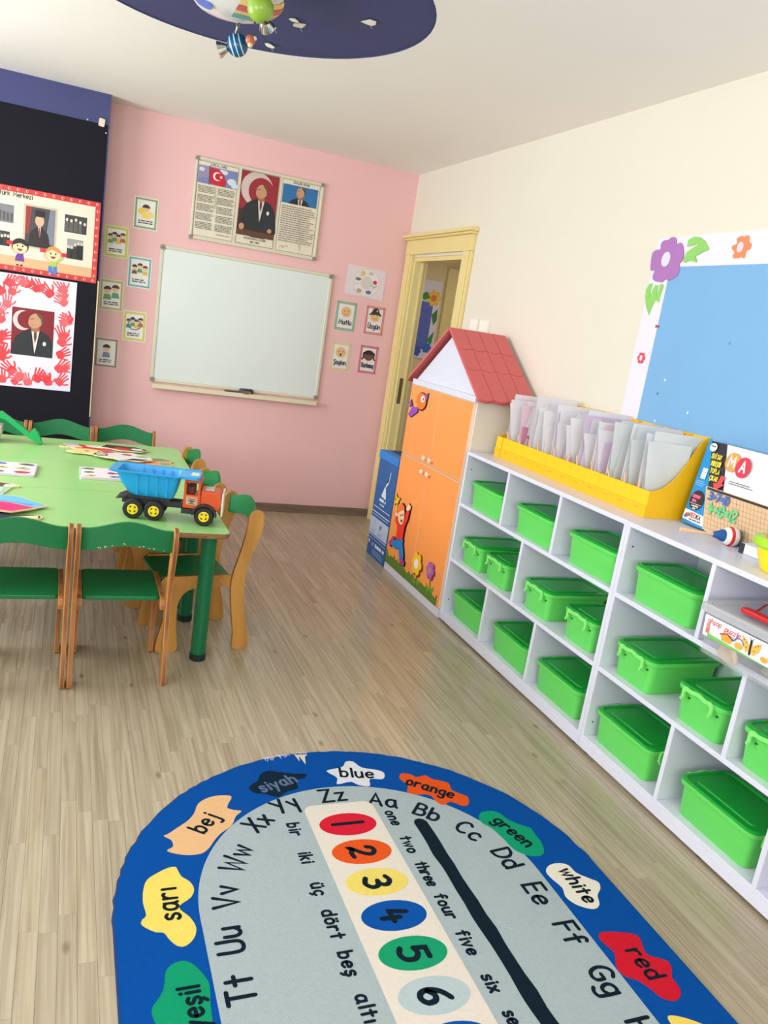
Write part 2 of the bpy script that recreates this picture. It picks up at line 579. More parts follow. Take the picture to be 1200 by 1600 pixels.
class PR(MB):
    """flat print: coloured shapes stacked in paper-thin layers on a surface"""

    def __init__(s, M=None, n0=.0004, dz=.00015, th=0):
        super().__init__(M)
        s.n, s.dz, s.th = n0, dz, th
        s.cols = []
        s.clip = None

    def ci(s, c):
        c = tuple(int(q) for q in c)
        if c not in s.cols:
            s.cols.append(c)
        return s.cols.index(c)

    def up(s, k=1):
        s.n += s.dz * k

    def poly(s, pts, c, up=True):
        if up:
            s.up()
        if s.clip:
            pts = clip_poly(list(pts), *s.clip)
            if len(pts) < 3:
                return s
        if s.th:
            s.prism(list(pts), s.n - s.th, s.n, s.ci(c))
        else:
            n = len(pts)
            a = sum(pts[i][0] * pts[(i + 1) % n][1] - pts[(i + 1) % n][0] * pts[i][1] for i in range(n))
            if a < 0:
                pts = pts[::-1]
            s.add([(p[0], p[1], s.n) for p in pts], [list(range(n))], s.ci(c))
        return s

    def rect(s, x0, x1, y0, y1, c):
        return s.poly([(x0, y0), (x1, y0), (x1, y1), (x0, y1)], c)

    def el(s, cx, cy, rx, ry, c, n=18, rot=0):
        return s.poly(ell(cx, cy, rx, ry, n, rot=rot), c)

    def stroke(s, pts, w, c, up=True):
        if up:
            s.up()
        for f in ribbon(pts, w):
            s.poly(f, c, False)
        return s

    def frame(s, x0, x1, y0, y1, w, c):
        s.up()
        for q in ((x0, x1, y0, y0 + w), (x0, x1, y1 - w, y1), (x0, x0 + w, y0 + w, y1 - w), (x1 - w, x1, y0 + w, y1 - w)):
            s.poly([(q[0], q[2]), (q[1], q[2]), (q[1], q[3]), (q[0], q[3])], c, False)
        return s

    def width(s, t, h, sp=1.6):
        k = h / 8.0
        return sum((glyph(ch)[1] + sp) * k for ch in t) - sp * k

    def text(s, t, x, y, h, c, w=None, align='c', rot=0, slant=0, sp=1.6, sx=1.0):
        """cap height h; (x, y) is the middle (c) or start (l) of the base line"""
        w = w or h * .13
        k = h / 8.0
        tot = s.width(t, h, sp) * sx
        cx = -tot / 2 if align == 'c' else 0
        s.up()
        ca, sa = math.cos(rot), math.sin(rot)
        for ch in t:
            st, gw = glyph(ch)
            for q in st:
                pp = []
                for a, b in q:
                    u, v = cx + a * k * sx + slant * b * k, b * k
                    pp.append((x + u * ca - v * sa, y + u * sa + v * ca))
                s.n += .00003
                s.stroke(pp, w, c, False)
            cx += (gw + sp) * k * sx
        return s

    def lines(s, x0, x1, y1, y0, n, c, h):
        """small print too fine to read: rows of broken ink dashes"""
        s.up()
        for i in range(n):
            y = y1 - (y1 - y0) * (i + .5) / n
            x = x0
            e = x1 - (x1 - x0) * random.choice((0, 0, .05, .15))
            while x < e - h:
                l = min(random.uniform(1.5, 6) * h, e - x)
                s.poly([(x, y - h / 2), (x + l, y - h / 2), (x + l, y + h / 2), (x, y + h / 2)], c, False)
                x += l + h * .9
        return s

    def make(s, name, parent=None, rough=.55, label=None):
        o = s.build(name, [cm(c, rough) for c in s.cols], parent, recalc=bool(s.th))
        if label:
            o['label'] = label
        return o


def flower(cx, cy, r, n, c, pr, rx=1.0):
    pts = []
    for i in range(n * 6):
        a = 2 * PI * i / (n * 6)
        k = r * (.72 + .28 * abs(math.cos(n * a / 2)) ** .6)
        pts.append((cx + rx * k * math.cos(a), cy + k * math.sin(a)))
    pr.poly(pts, c)

# ================================================================== STRUCTURE
H = 2.5633
XL, YF = -4.5, -8.1


def struct(o, label, cat):
    return tag(o, label, cat, kind='structure')


floor = MB().box(XL, .0, YF, 0, -.08, -.0013).build('floor', mat('floor_underlay', (110, 92, 68), .8))
struct(floor, 'pale oak laminate strip floor', 'floor')
M_PLANK = plank_material()
PW = .042


def plank_mesh(l):
    g, d = .0006, .0012
    b = MB()
    b.add([(0, 0, -d), (PW, 0, -d), (PW, l, -d), (0, l, -d), (g, g, 0), (PW - g, g, 0), (PW - g, l - g, 0), (g, l - g, 0)],
          [(0, 3, 2, 1), (4, 5, 6, 7), (0, 1, 5, 4), (1, 2, 6, 5), (2, 3, 7, 6), (3, 0, 4, 7)])
    return b


PLEN = [.36, .46, .56, .68]
PME = []
for l_ in PLEN:
    o_ = plank_mesh(l_).build('plank', M_PLANK)
    PME.append(o_.data)
    bpy.data.objects.remove(o_)
cells = []
rnd = random.Random(3)
nx = int(abs(XL) / PW)
for i in range(nx):
    x = -PW * (i + 1)
    y = YF + rnd.uniform(0, .5)
    while y < -.002:
        k = rnd.randrange(4)
        f_ = 1.0
        if y + PLEN[k] > -.25:   # the last strip of a row is cut to end at the back wall
            f_ = (-.001 - y) / PLEN[k]
        cells.append((x, y, k, f_))
        y += PLEN[k] * f_


def shown(c):
    x, y, k, f_ = c
    p = Vector((x + PW / 2, y + PLEN[k] / 2, 0))
    if x > -.37 and y < -1.0:
        return 0
    if -2.05 < p.x < -.78 and p.y < -4.0:
        return 0
    if (p.x + 1.415) ** 2 + (p.y + 4.03) ** 2 < .6 ** 2:
        return 0
    d = p - CP
    z = d.dot(CF)
    if z < .3:
        return 0
    u, v = 1235 * d.dot(CR) / z, 1235 * d.dot(CU) / z
    if abs(u) > 610 or abs(v) > 830:
        return 0
    return PLEN[k] * PW / z ** 3


cells.sort(key=shown, reverse=True)
for x, y, k, f_ in cells[:300]:
    o_ = bpy.data.objects.new('plank', PME[k])
    COL.objects.link(o_)
    o_.parent = floor
    o_.location = (x, y, 0)
    o_.scale.y = f_
rest = MB()
for x, y, k, f_ in cells[300:]:
    rest.M = T((x, y, 0)) @ Matrix.Diagonal((1, f_, 1, 1))
    g = plank_mesh(PLEN[k])
    rest.add(g.v, g.f)
o_ = rest.build('plank_field', M_PLANK, floor, recalc=False)
o_['kind'] = 'stuff'
o_['label'] = 'remaining pale oak floor strips'

# ceiling with a round shallow recess
DCX, DCY, DR = -1.7475, -2.4693, .6816
bm = bmesh.new()
outer = [bm.verts.new(p) for p in ((XL, YF, H), (0, YF, H), (0, 0, H), (XL, 0, H))]
ring = [bm.verts.new((DCX + DR * math.cos(2 * PI * i / 72), DCY + DR * math.sin(2 * PI * i / 72), H)) for i in range(72)]
es = [bm.edges.new((outer[i], outer[(i + 1) % 4])) for i in range(4)] + [bm.edges.new((ring[i], ring[(i + 1) % 72])) for i in range(72)]
bmesh.ops.triangle_fill(bm, use_beauty=True, edges=es)
me = bpy.data.meshes.new('ceiling')
bm.to_mesh(me)
bm.free()
me.materials.append(M_CEIL)
ceil = bpy.data.objects.new('ceiling', me)
COL.objects.link(ceil)
struct(ceil, 'warm white painted ceiling', 'ceiling')
b = MB()
lo = [(DCX + DR * math.cos(2 * PI * i / 72), DCY + DR * math.sin(2 * PI * i / 72), H) for i in range(72)]
hi = [(p[0], p[1], H + .005) for p in lo]
b.loft([lo, hi], 0, False, True)
o_ = b.build('ceiling_disc', M_NAVY, ceil, recalc=False)
o_['label'] = 'round navy blue recess in the ceiling'
MB().box(XL - .15, .15, YF - .15, .15, H + .03, H + .1).build('ceiling_slab', M_CEIL, ceil)

# walls
DY0, DY1, DZ = -.965, -.14, 1.985
b = MB()
b.box(0, .1, YF, DY0, 0, H).box(0, .1, DY1, 0, 0, H).box(0, .1, DY0, DY1, DZ, H)
struct(b.build('wall_right', M_CREAM), 'cream painted wall behind the white shelves', 'wall')
struct(MB().box(XL - .15, .1, 0, .15, 0, H).build('wall_back', M_PINK), 'pink painted wall with the whiteboard', 'wall')
b = MB()
for y0, y1, z0, z1 in ((YF, -6.35, 0, H), (-4.35, -2.85, 0, H), (-.85, 0, 0, H), (-6.35, -4.35, 0, .9), (-6.35, -4.35, 2.35, H), (-2.85, -.85, 0, .9), (-2.85, -.85, 2.35, H)):
    b.box(XL - .15, XL, y0, y1, z0, z1)
struct(b.build('wall_left', M_CREAM), 'cream wall with two windows at the left of the room', 'wall')
b = MB()
for x0, x1, z0, z1 in ((XL, -3.7, 0, H), (-1.1, 0, 0, H), (-3.7, -1.1, 0, .9), (-3.7, -1.1, 2.35, H)):
    b.box(x0, x1, YF - .15, YF, z0, z1)
struct(b.build('wall_front', M_CREAM), 'cream wall with a window behind the viewer', 'wall')
for i, (y0, y1) in enumerate(((-6.35, -4.35), (-2.85, -.85))):
    w_ = thing('window_%d' % (i + 1), 'white framed window in the left wall, %s the viewer' % ('nearer' if i == 0 else 'farther from'), 'window', (XL - .075, (y0 + y1) / 2, .9), kind='structure')
    h_ = (y1 - y0) / 2
    MB().box(-.03, .03, -h_, -h_ + .06, 0, 1.45).box(-.03, .03, h_ - .06, h_, 0, 1.45).box(-.03, .03, -h_ + .06, h_ - .06, 0, .06).box(-.03, .03, -h_ + .06, h_ - .06, 1.39, 1.45).box(-.03, .03, -.03, .03, .06, 1.39).build('window_frame', M_WHITE, w_)
w_ = thing('window_3', 'white framed window in the wall behind the viewer', 'window', (-2.4, YF - .075, .9), kind='structure')
MB().box(-1.3, -1.24, -.03, .03, 0, 1.45).box(1.24, 1.3, -.03, .03, 0, 1.45).box(-1.24, 1.24, -.03, .03, 0, .06).box(-1.24, 1.24, -.03, .03, 1.39, 1.45).box(-.03, .03, -.03, .03, .06, 1.39).build('window_frame', M_WHITE, w_)

# pillar in front of the pink wall, painted navy at the top and papered black below
PX, PY = -2.118, -.2066
pil = MB().box(-3.7, PX, PY, -.0005, 0, H).build('wall_pillar', M_NAVY)
struct(pil, 'navy painted pillar papered in black at the left', 'pillar')


def blk(u, v):
    x = -3.65 + u * (3.65 + (-2.128))
    return (x, PY - .0016 - .0011 * math.sin(x * 9 + v * 5) ** 2, .06 + v * (2.39 - .06))


o_ = MB().sheet(blk, 24, 16, .0008).build('black_paper', M_BLACK, pil, smooth=True)
o_['label'] = 'black backing paper'
MB().box(-2.1305, -2.1205, PY - .0022, PY - .0004, .62, 1.48).build('paper_edge_strip', cm((214, 196, 150)), pil)
for i, (x_, z_) in enumerate(((-2.243, 2.397), (-2.136, 2.345))):
    MB().lathe([(.0, 0), (.0045, 0), (.003, .002), (0, .003)], 8).build('drawing_pin', cm((225, 220, 210)), pil, loc=(x_, PY - .004, z_)).rotation_euler = (PI / 2, 0, 0)
o_ = MB().prism(rrect(-.017, .017, -.022, .022, .006), 0, .004).build('sticky_pad', cm((226, 206, 184)), pil, loc=(-2.163, PY - .004, 2.398))
o_.rotation_euler = (PI / 2, .1, 0)

b = MB()
b.box(PX + .002, -.002, -.014, -.0005, .0005, .062)
b.box(PX + .002, -.002, -.018, -.0145, .0005, .02)
struct(b.build('baseboard_back', M_SKIRT, bev=.002), 'grey brown baseboard below the pink wall', 'baseboard')

# door frame (no leaf in view) and the corridor behind it
d = thing('door_1', 'yellow painted door frame with cornice in the cream wall', 'door frame', (0, (DY0 + DY1) / 2, 0), kind='structure')
cy_ = (DY0 + DY1) / 2


def dm():
    return MB(T((0, -cy_, 0)))


for nm, y0, y1 in (('casing', -1.088, DY0 + .0), ('casing', DY1, -.02)):
    b = dm()
    b.box(-.022, -.0005, y0, y1, .0005, 2.0)
    b.box(-.030, -.022, y0 + .018, y1 - .02, .0005, 2.0)
    b.build(nm, M_TRIM, d, bev=.004)
b = dm().box(-.026, -.0005, -1.088, -.02, 2.0005, 2.10)
b.build('head_casing', M_TRIM, d, bev=.003)
b = dm().box(-.045, -.0005, -1.10, -.006, 2.1005, 2.115)
b.box(-.06, -.0005, -1.108, -.001, 2.1155, 2.137)
b.build('cornice', M_TRIM, d, bev=.004)
dm().box(.0005, .101, DY1 - .03, DY1 - .0005, .0005, DZ - .001).box(.055, .07, DY1 - .042, DY1 - .0305, .0005, DZ - .001).build('jamb', M_TRIM, d, bev=.002)
dm().box(.0005, .101, DY0 + .0005, DY0 + .03, .0005, DZ - .001).build('jamb', M_TRIM, d, bev=.002)
dm().box(.0005, .101, DY0 + .031, DY1 - .031, DZ - .03, DZ - .001).build('jamb_head', M_TRIM, d, bev=.002)
dm().box(.02, .045, DY1 - .034, DY1 - .0305, .93, 1.12).build('strike_plate', mat('dull_brass', (110, 92, 60), .4, metal=.7), d)
M_COR = mat('corridor_wall_paint', (232, 214, 160), .75, .03, 3)
struct(MB().box(.1005, 1.9, 1.2, 1.3, 0, H).build('wall_corridor_end', M_COR), 'yellowish corridor wall seen through the doorway', 'wall')
struct(MB().box(1.9, 2.0, -3, 1.3, 0, H).build('wall_corridor_side', M_COR), 'far side wall of the corridor', 'wall')
struct(MB().box(.01, 2.0, -3, 1.3, -.06, -.0005).build('floor_corridor', mat('corridor_floor', (150, 126, 96), .4)), 'corridor floor behind the doorway', 'floor')
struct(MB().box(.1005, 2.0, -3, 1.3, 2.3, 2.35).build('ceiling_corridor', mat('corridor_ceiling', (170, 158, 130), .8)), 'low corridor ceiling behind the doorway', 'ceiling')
dd = thing('door_2', 'second yellow door frame down the corridor', 'door frame', (1.4, 1.2, 0), kind='structure')
MB().box(-.5, -.38, -.03, -.0005, .0005, 2.08).box(-.38, .4, -.03, -.0005, 1.98, 2.08).build('casing', M_TRIM, dd, bev=.004)
MB().box(-.378, .4, -.012, -.001, .0005, 1.979).build('door_leaf', mat('corridor_door', (206, 184, 112), .45), dd)
t = thing('corridor_board', 'white and blue bulletin board with flowers seen through the doorway', 'bulletin board', (.5, 1.2, 1.24))
b = MB(T((-.5, -1.2, -1.24)))
b.box(.1, .866, 1.186, 1.1995, 1.24, 1.945).build('panel', cm((226, 222, 228)), t)
p = PR(T((-.5, -1.2, -1.24)) @ T((0, 1.186, 0)) @ UVN_BACK)
p.rect(.16, .80, 1.32, 1.75, (92, 106, 190))
p.make('blue_field', t)
p = PR(T((-.5, -1.2, -1.24)) @ T((0, 1.186, 0)) @ UVN_BACK, n0=.001)
flower(.795, 1.79, .075, 7, (238, 196, 70), p)
p.el(.795, 1.79, .03, .03, (236, 120, 60))
p.poly([(.72, 1.84), (.76, 1.79), (.70, 1.76), (.66, 1.80)], (70, 140, 60))
p.make('flower', t)
p = PR(T((-.5, -1.2, -1.24)) @ T((0, 1.186, 0)) @ UVN_BACK, n0=.001)
flower(.70, 1.30, .05, 6, (60, 90, 190), p)
flower(.80, 1.34, .05, 6, (60, 110, 190), p)
p.poly([(.78, 1.40), (.85, 1.50), (.84, 1.38)], (60, 140, 70))
p.poly([(.80, 1.64), (.85, 1.70), (.86, 1.60), (.83, 1.55)], (60, 130, 60))
p.make('flower', t)

# light switches
for i, (u0, u1, n_) in enumerate(((1.205, 1.315, 2), (1.328, 1.455, 1))):
    t = thing('light_switch', ['double white light switch beside the door frame', 'white wall socket plate right of the double light switch'][i], 'switch', (0, -(u0 + u1) / 2, 1.52))
    M_ = T((0, (u0 + u1) / 2, -1.52)) @ T((-.0005, 0, 0)) @ UVN_RIGHT
    MB(M_).prism(rrect(u0, u1, 1.52, 1.597, .008), 0, .009).build('plate', cm((238, 232, 218)), t, bev=.001)
    k = (u1 - u0 - .02) / n_
    for j in range(n_):
        MB(M_).prism(rrect(u0 + .01 + j * k + .002, u0 + .01 + (j + 1) * k - .002, 1.53, 1.587, .003), .009, .0125).build('rocker', cm((246, 242, 232)), t, bev=.001)
# ================================================================== SHELF UNITS
SX = -.3604
TH = .018
SHZ = (.047, .337, .635, .903)      # undersides of bottom board, two shelves, top


def shelf(y1, y0, label):
    t = thing('shelf_unit', label, 'shelf', (SX / 2, (y0 + y1) / 2, 0), group='white open shelf units along the cream wall')
    M_ = T((-SX / 2, -(y0 + y1) / 2, 0))
    xb = -.004

    def bx(name, *a):
        return MB(M_).box(*a).build(name, M_WHITE, t, bev=.0012, seg=1)
    bx('side_panel', SX, xb, y0, y0 + TH, .012, .903)
    bx('side_panel', SX, xb, y1 - TH, y1, .012, .903)
    bx('top_panel', SX, xb, y0, y1, .903, .921)
    bx('bottom_board', SX, xb, y0 + TH, y1 - TH, .047, .065)
    bx('plinth', SX, SX + .018, y0 + TH, y1 - TH, .012, .0468)
    bx('shelf_board', SX, xb, y0 + TH, y1 - TH, .337, .355)
    bx('shelf_board', SX, xb, y0 + TH, y1 - TH, .635, .653)
    MB(M_).box(xb + .0002, -.0008, y0, y1, .03, .915).build('back_panel', mat('board_bounce_tint', (206, 224, 220), .5, .02), t)  # green bounce and interior shade tinted into the panel colour
    w = (y1 - y0) / 3
    for k in (1, 2):
        bx('divider', SX + .001, xb, y1 - k * w - TH / 2, y1 - k * w + TH / 2, .653, .903)
        bx('divider', SX + .001, xb, y1 - k * w - TH / 2, y1 - k * w + TH / 2, .065, .337)
    ym = (y0 + y1) / 2
    bx('divider', SX + .001, xb, ym - TH / 2, ym + TH / 2, .355, .635)
    for yy in (y0 + .04, ym, y1 - .04):
        for xx in (SX + .03, xb - .03):
            MB(M_).lathe([(.02, 0), (.022, .006), (.018, .012)], 12, c=(xx, yy, .0003)).build('foot', M_DARK, t)
    for yy, zz in ((y1 - TH - .0005, .83), (y1 - TH - .0005, .12)):
        MB(M_ @ T((SX + .03, yy, zz)) @ Matrix.Rotation(PI / 2, 4, 'X')).lathe([(0, 0), (.0035, 0), (.0035, .0008), (0, .0008)], 8).build('screw_hole', M_DARK, t)
    return t


U1, U2, U3 = -2.1165, -3.4200, -4.7235
shelf(U1 - .0006, U2 + .0006, 'white open shelf unit next to the orange house cabinet')
shelf(U2 - .0006, U3 + .0006, 'white open shelf unit with the clear puzzle box, farther from the orange cabinet')


# ------------------------------------------------------------------ green storage boxes
def rr3(w, h, r, z, n=3):
    return [(p[0], p[1], z) for p in rrect(-w / 2, w / 2, -h / 2, h / 2, r, n)]


def make_box():
    t = thing('storage_box', 'x', 'storage box', group='green lidded storage boxes on the shelves')
    b = MB()
    b.loft([rr3(.286, .178, .02, 0), rr3(.292, .184, .022, .004), rr3(.304, .198, .026, .112), rr3(.304, .198, .026, .116)])
    b.build('body', M_BOX, t, smooth=True)
    b = MB()
    b.loft([rr3(.306, .200, .026, .1075), rr3(.318, .214, .03, .108), rr3(.321, .217, .03, .112), rr3(.321, .217, .03, .1245), rr3(.306, .202, .026, .1245), rr3(.304, .200, .026, .1165)], 0, False, False)
    b.build('rim', M_BOX, t, smooth=True)
    b = MB()
    b.loft([rr3(.318, .214, .029, .1248), rr3(.318, .214, .029, .1300), rr3(.312, .208, .028, .1325), rr3(.296, .192, .026, .1325), rr3(.288, .184, .024, .1275), rr3(.246, .146, .018, .1275), rr3(.240, .140, .016, .1312), rr3(.232, .132, .014, .1312)], 0, False, True)
    lid = b.build('lid', M_LID, t, smooth=True)
    for sgn in (-1, 1):
        # clip handle on each short end: a wavy bar with two hooks
        R_ = Matrix.Rotation(0 if sgn > 0 else PI, 4, 'Z') @ T((.1612, 0, 0)) @ SIDE
        wav = [(-.068, .112), (-.066, .124), (-.054, .129), (-.034, .126), (0, .132), (.034, .126), (.054, .129), (.066, .124), (.068, .112),
               (.068, .086), (.056, .084), (.056, .108), (.048, .1135), (.03, .112), (0, .1175), (-.03, .112), (-.048, .1135), (-.056, .108), (-.056, .084), (-.068, .086)]
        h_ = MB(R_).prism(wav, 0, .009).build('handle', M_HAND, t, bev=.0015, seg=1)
        for yy in (-.062, .062):
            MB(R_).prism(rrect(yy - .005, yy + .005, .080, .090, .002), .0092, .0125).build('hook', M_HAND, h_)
        for yy in (-.046, .078):
            MB(Matrix.Rotation(0 if sgn > 0 else PI, 4, 'Z') @ T((.1505, 0, 0)) @ SIDE).prism([(yy - .006, .093), (yy + .005, .092), (yy + .002, .087), (yy - .006, .086)], 0, .0014).build('hook_slot', mat('dark_green_gap', (0, 84, 26), .6), t)
    return t


proto = make_box()
Zt, Zm, Zb = .6532, .3552, .0652
XLONG, XSHORT = -.238, -.1825
BOXES = [
    (XLONG, -2.340, Zt, 1, 'green storage box on the top shelf right beside the orange cabinet'),
    (XLONG, -2.790, Zt, 1, 'green storage box in the middle compartment of the top row, unit by the cabinet'),
    (XLONG, -3.218, Zt, 1, 'green storage box in the top row left of the joint between both shelf units'),
    (XSHORT, -2.290, Zm, 0, 'green storage box with clip facing out, middle row, closest to the orange cabinet'),
    (XSHORT, -2.548, Zm, 0, 'green storage box with clip facing out, second of the middle row from the cabinet'),
    (XSHORT, -2.915, Zm, 0, 'green storage box with clip facing out, third of the middle row from the cabinet'),
    (XSHORT, -3.238, Zm, 0, 'green storage box with clip facing out, fourth of the middle row from the cabinet'),
    (XLONG, -2.345, Zb, 1, 'green storage box on the bottom shelf at the foot of the orange cabinet'),
    (XLONG, -2.780, Zb, 1, 'green storage box in the middle compartment of the bottom row, unit by the cabinet'),
    (XLONG, -3.180, Zb, 1, 'green storage box in the bottom row left of the joint between both shelf units'),
    (XLONG, -3.640, Zt, 1, 'green storage box in the compartment left of the clear puzzle box'),
    (XSHORT, -3.582, Zm, 0, 'green storage box with clip facing out, below the box left of the puzzle box'),
    (XSHORT, -3.915, Zm, 0, 'green storage box with clip facing out, directly below the clear puzzle box'),
    (XSHORT, -4.197, Zm, 0, 'green storage box cut by the right picture edge, middle row'),
    (XLONG, -3.615, Zb, 1, 'green storage box in the bottom row right of the joint between both shelf units'),
    (XLONG, -4.075, Zb, 1, 'largest looking green storage box, bottom row nearest the viewer'),
]
for i, (x, y, z, lg, lb) in enumerate(BOXES):
    a = (PI / 2 if lg else PI) + random.uniform(-.012, .012)
    if i == 0:
        proto.location = (x, y, z)
        proto.rotation_euler = (0, 0, a)
        proto['label'] = lb
    else:
        dup(proto, (x, y, z), a, lb)

# ------------------------------------------------------------------ clear puzzle box
t = thing('puzzle_box', 'clear plastic box of wooden puzzle pieces with red handle sticking out of the shelf', 'box', (-.285, -4.095, .6532), .05)
CL = (.33, .27)
b = MB()
b.loft([rr3(.29, .30, .02, 0), rr3(.30, .31, .022, .005), rr3(.312, .325, .026, .135)], 0, True, False)
b.loft([rr3(.286, .296, .018, .003), rr3(.308, .321, .024, .135)], 0, True, False)
b.build('body', M_CLEAR, t, smooth=True)
b = MB()
b.loft([rr3(.314, .327, .026, .132), rr3(.335, .348, .03, .133), rr3(.338, .351, .03, .152), rr3(.325, .338, .028, .158), rr3(.30, .312, .026, .158), rr3(.29, .302, .024, .151)], 0, False, True)
b.build('lid', mat('frosted_lid', (214, 216, 220), .25, .02, alpha=.6), t, smooth=True)
M_RED = mat('red_plastic', (205, 28, 36), .35)
h_ = MB().prism(rrect(-.11, -.075, -.075, .075, .01), .160, .174).build('handle', M_RED, t, bev=.003)
MB().tube(smooth_line([(-.09, -.02, .162), (-.03, -.03, .1605), (.05, -.09, .1605), (.12, -.12, .160)], 4), .004, 6).build('cord', M_RED, h_)
MB().tube(smooth_line([(-.09, .05, .162), (-.02, .08, .1605), (.06, .12, .1605)], 4), .004, 6).build('cord', M_RED, h_)
# paper label on the long side that faces out (local -x) and the one facing the viewer (local -y)
M_ = T((-.1545, 0, 0)) @ Matrix.Rotation(-.075, 4, 'Y') @ UVN_RIGHT
lab = MB(M_).prism(rrect(-.14, .14, .062, .128, .003), 0, .0006).build('paper_label', cm((236, 238, 246)), t)
p = PR(M_, n0=.0008, dz=.0001)
p.text('ahşap', -.128, .107, .015, (214, 40, 50), .0022, 'l', slant=.2)
p.text('puzzle', -.062, .103, .016, (220, 46, 60), .0024, 'l', slant=.2)
p.lines(-.06, -.015, .099, .089, 2, (60, 60, 70), .002)
p.poly([(-.12, .074), (-.04, .07), (.04, .066), (.13, .064), (.13, .062), (-.12, .062)], (120, 200, 90))
for sgn in (-1, 1):
    p.poly([(.035, .098), (.035 + sgn * .034, .122), (.035 + sgn * .03, .094), (.035 + sgn * .012, .074), (.035, .088)], (238, 190, 90))
    for q in ((.016, .104), (.024, .11), (.014, .09)):
        p.el(.035 + sgn * q[0], q[1], .0025, .003, (180, 90, 60), 8)
p.stroke([(.035, .075), (.035, .115)], .007, (40, 34, 34))
p.stroke([(.035, .115), (.028, .124)], .0014, (40, 34, 34))
p.stroke([(.035, .115), (.042, .124)], .0014, (40, 34, 34))
p.el(-.122, .098, .006, .009, (226, 150, 120))
p.rect(-.128, -.116, .074, .09, (220, 120, 100))
p.poly([(-.07, .09), (-.05, .098), (-.03, .09), (-.034, .074), (-.066, .074)], (240, 170, 60))
p.stroke([(-.074, .09), (-.05, .1), (-.026, .088)], .004, (180, 40, 50))
p.el(-.005, .082, .014, .01, (240, 180, 70))
p.stroke(ell(-.005, .092, .016, .012, 8, 0, PI), .003, (60, 110, 180))
p.el(.085, .08, .012, .008, (240, 170, 70))
p.el(.10, .086, .006, .006, (250, 200, 90))
p.rect(.115, .13, .07, .115, (90, 150, 210))
p.make('label_print', t)
M_CHIP = wood('raw_plywood_chip', (206, 186, 162), (178, 152, 124), .6, 20, (1, 1, 1))
rr_ = random.Random(5)
for i in range(18):
    n = rr_.choice((5, 6, 7, 8))
    s0 = rr_.uniform(.022, .036)
    poly = smooth_line([(s0 * rr_.uniform(.6, 1.15) * math.cos(2 * PI * k / n), s0 * rr_.uniform(.6, 1.15) * math.sin(2 * PI * k / n)) for k in range(n)], 3, True)
    o_ = MB().prism(poly, -.002, .002).build('puzzle_piece', M_CHIP, None)
    tag(o_, 'small plywood puzzle piece inside the clear puzzle box', 'puzzle piece', 'loose puzzle pieces in the clear box')
    lx, ly = rr_.uniform(-.122, .0) if i % 3 else rr_.uniform(0, .1), rr_.uniform(-.115, .115)
    o_.location = (-.285 + lx - ly * .05, -4.095 + ly + lx * .05, .6532 + .012 + .0032 * i)
    o_.rotation_euler = (rr_.uniform(-.25, .25), rr_.uniform(-.25, .25), rr_.uniform(0, 6))
# one big bear-shaped piece standing against the clear wall
o_ = MB(T((-.4275, -4.055, .667)) @ Matrix.Rotation(-.13, 4, 'Y') @ UVN_RIGHT).prism(smooth_line([(-.03, 0), (.03, 0), (.036, .03), (.026, .05), (.034, .066), (.022, .078), (0, .07), (-.022, .076), (-.034, .062), (-.026, .046), (-.036, .02)], 3, True), -.002, .002).build('puzzle_piece', M_CHIP)
tag(o_, 'bear-shaped plywood puzzle piece standing against the wall of the clear box', 'puzzle piece', 'loose puzzle pieces in the clear box')

# ================================================================== HOUSE CABINET
CY0, CY1 = -2.105, -1.285
CMID = -1.69
t = thing('house_cabinet', 'orange house-shaped cabinet with red roof and a jumping child cut-out', 'cabinet', (SX / 2, CMID, 0))
CL_ = T((-SX / 2, -CMID, 0))
cb = MB(CL_)
xf = SX + .018
cb.box(xf, -.002, CY0, CY0 + TH, .0005, 1.172).box(xf, -.002, CY1 - TH, CY1, .0005, 1.172)
cb.box(xf, -.002, CY0 + TH, CY1 - TH, .05, .068).box(xf, -.002, CY0 + TH, CY1 - TH, .742, .76).box(xf, -.002, CY0, CY1, 1.172, 1.19).box(-.008, -.002, CY0 + TH, CY1 - TH, .068, 1.172)
cb.build('body', mat('cabinet_side', (226, 222, 212), .4, .02), t)
MB(CL_).box(SX, xf, CY0, CY1, .0005, .046).build('plinth', M_WHITE, t, bev=.001)
for y0, y1, z0, z1 in ((CMID + .002, CY1, .7535, 1.166), (CY0 + .012, CMID - .002, .7535, 1.166), (CMID + .002, CY1, .049, .7475), (CY0 + .012, CMID - .002, .049, .7475)):
    dr = MB(CL_).box(SX + .001, SX + .0172, y0, y1, z0, z1).build('door', mat('white_edge', (250, 226, 204), .4), t)
    o_ = MB(CL_).box(SX - .001, SX + .001, y0 + .0022, y1 - .0022, z0 + .0022, z1 - .0022).build('door_face', M_ORANGE, dr)
    ky = y0 + .035 if y0 > CMID else y1 - .035
    kz = z0 + .032 if z0 > .5 else z1 - .042
    MB(CL_ @ T((SX - .001, ky, kz)) @ Matrix.Rotation(-PI / 2, 4, 'Y')).lathe([(0, 0), (.008, 0), (.006, .01), (.014, .016), (.016, .022), (.011, .029), (0, .031)], 14).build('knob', mat('cream_knob', (250, 214, 186), .3), dr, smooth=True)
MB(CL_).box(SX, xf, CY0, CY1, 1.168, 1.2).build('top_rail', M_WHITE, t, bev=.001)
